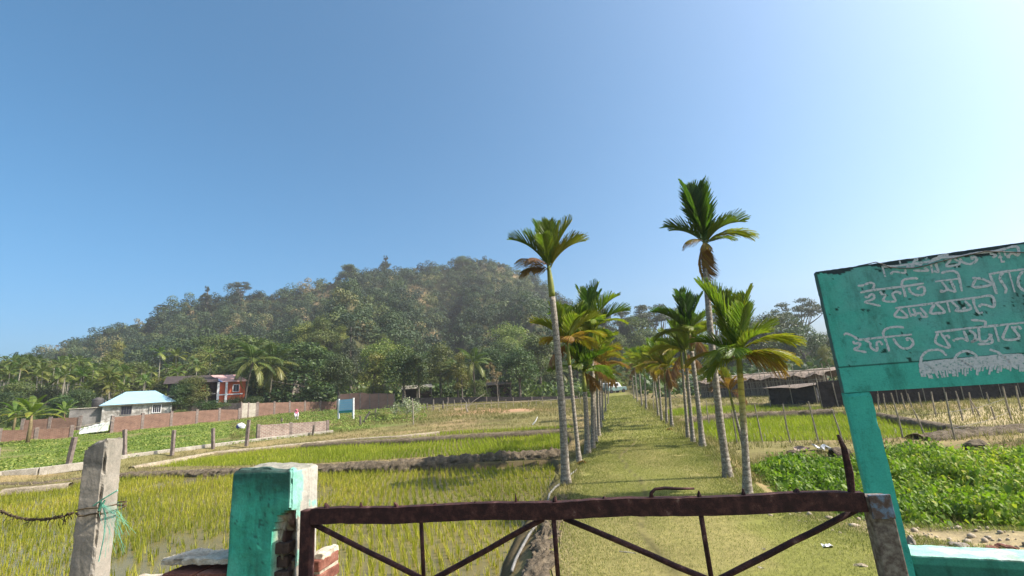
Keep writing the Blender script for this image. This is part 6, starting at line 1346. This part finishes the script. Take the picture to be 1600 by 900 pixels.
for i in range(len(x)):
    c = (int(x[i] / 3.6), int(y[i] / 4.1))
    if cell.get(c, 0) < 1: cell[c] = 1; keep.append(i)
keep = np.array(keep); x, y, z, a, yr = x[keep], y[keep], z[keep], a[keep], yr[keep]
vis = in_view(x, y, z, 60); x, y, z, a, yr = x[vis], y[vis], z[vis], a[vis], yr[vis]; m = len(x)
rad_ = np.clip(hr.lognormal(.88, .34, m), 1.2, 4.8); rad_ *= np.where(y < 140, 1.05, 1.0); hgt = rad_ * hr.uniform(1.2, 2.0, m); spc = hr.random(m)
near = np.argsort(y)
# the nearest wooded slope is built tree by tree, the rest of the slope as one forest
HK = ['roundmid', 'rounddark', 'roundmid2', 'rounddark', 'rounddark2', 'tall', 'talldark', 'light', 'rounddark2', 'light2', 'feather', 'talldark', 'shrub', 'shrublight']
cand = [i for i in near if hgt[i] > 3.2][:170]
HL = {'roundmid': "mid green rounded tree in the woods on the lower hill slope", 'rounddark': "dark green rounded tree in the woods on the lower hill slope", 'roundmid2': "dull green rounded tree in the woods on the lower hill slope", 'light': "yellowish green rounded tree in the woods on the lower hill slope", 'rounddark2': "blackish green rounded tree in the woods on the lower hill slope", 'tall': "slim mid green tree in the woods on the lower hill slope", 'talldark': "slim dark tree in the woods on the lower hill slope", 'light2': "slim yellowish tree in the woods on the lower hill slope", 'shrub': "low mid green bushy tree on the lower hill slope", 'shrublight': "low yellowish bushy tree on the lower hill slope", 'feather': "grey green feathery tree on the lower hill slope"}
for i in cand:
    kd = HK[int(hr.integers(0, len(HK)))]; h = max(4.2, hgt[i] * 1.25)
    tree(kd, float(x[i]), float(y[i]), h, HL[kd], "woods on the lower hill slope", float(np.clip(rad_[i] * 2.6 / h / .58 * .5, .8, 1.5)), z=float(z[i]))
ci = set(cand); rest = np.array([i for i in range(m) if i not in ci])
Vs, Ts = [], []
for i in rest:
    nlobe = int(hr.integers(3, 7)); r0 = rad_[i]; per_ = int(52 * (r0 / 2.4) ** 1.6) + 10; base = np.array([x[i], y[i], z[i] + hgt[i] * .5]); tone = np.clip(.33 + .20 * hr.normal() + .55 * float(fbm(np.array(a[i] * 9), np.array(y[i] * .03), 131)), .02, .98)
    if hr.random() < .06: tone = hr.uniform(.75, 1.0)
    for q in range(nlobe):
        off = hr.normal(0, 1, 3) * np.array([.48, .48, .36]) * r0; rl = r0 * hr.uniform(.45, .72); d = sph(per_, hr, -.5); nn = len(d)
        C = base + off + d * rl * (1 - .35 * hr.random(nn)[:, None] ** 2) * np.array([1, 1, .85]); V, _ = kites(C, d + [0, 0, .35], .56, hr, .75, .38); Vs.append(V); Ts.append(np.repeat(np.clip(tone + hr.normal(0, .05, nn) + hr.normal(0, .06), 0, 1), 4))
V = np.concatenate(Vs); T = np.concatenate(Ts); print("hill trees", m, "faces", len(V) // 4)
stuff("hill_forest", V, np.arange(len(V)).reshape(-1, 4), T, M_HILL)

# ------------------------------------------------------------------ the air
HAZE = 0.00055
if HAZE:
    mh = bpy.data.materials.new("haze_air"); mh.use_nodes = True; n = mh.node_tree.nodes; n.remove(n["Principled BSDF"]); pv = n.new("ShaderNodeVolumePrincipled")
    pv.inputs["Color"].default_value = (1.0, .985, .96, 1); pv.inputs["Density"].default_value = HAZE; pv.inputs["Anisotropy"].default_value = .35
    mh.node_tree.links.new(pv.outputs[0], n["Material Output"].inputs["Volume"])
    o = MB().box((0, 150, 44.5), (1040, 624, 95)).build("haze", mh); tag(o, kind='stuff')
    mh.cycles.homogeneous_volume = True if hasattr(mh, "cycles") and hasattr(mh.cycles, "homogeneous_volume") else None
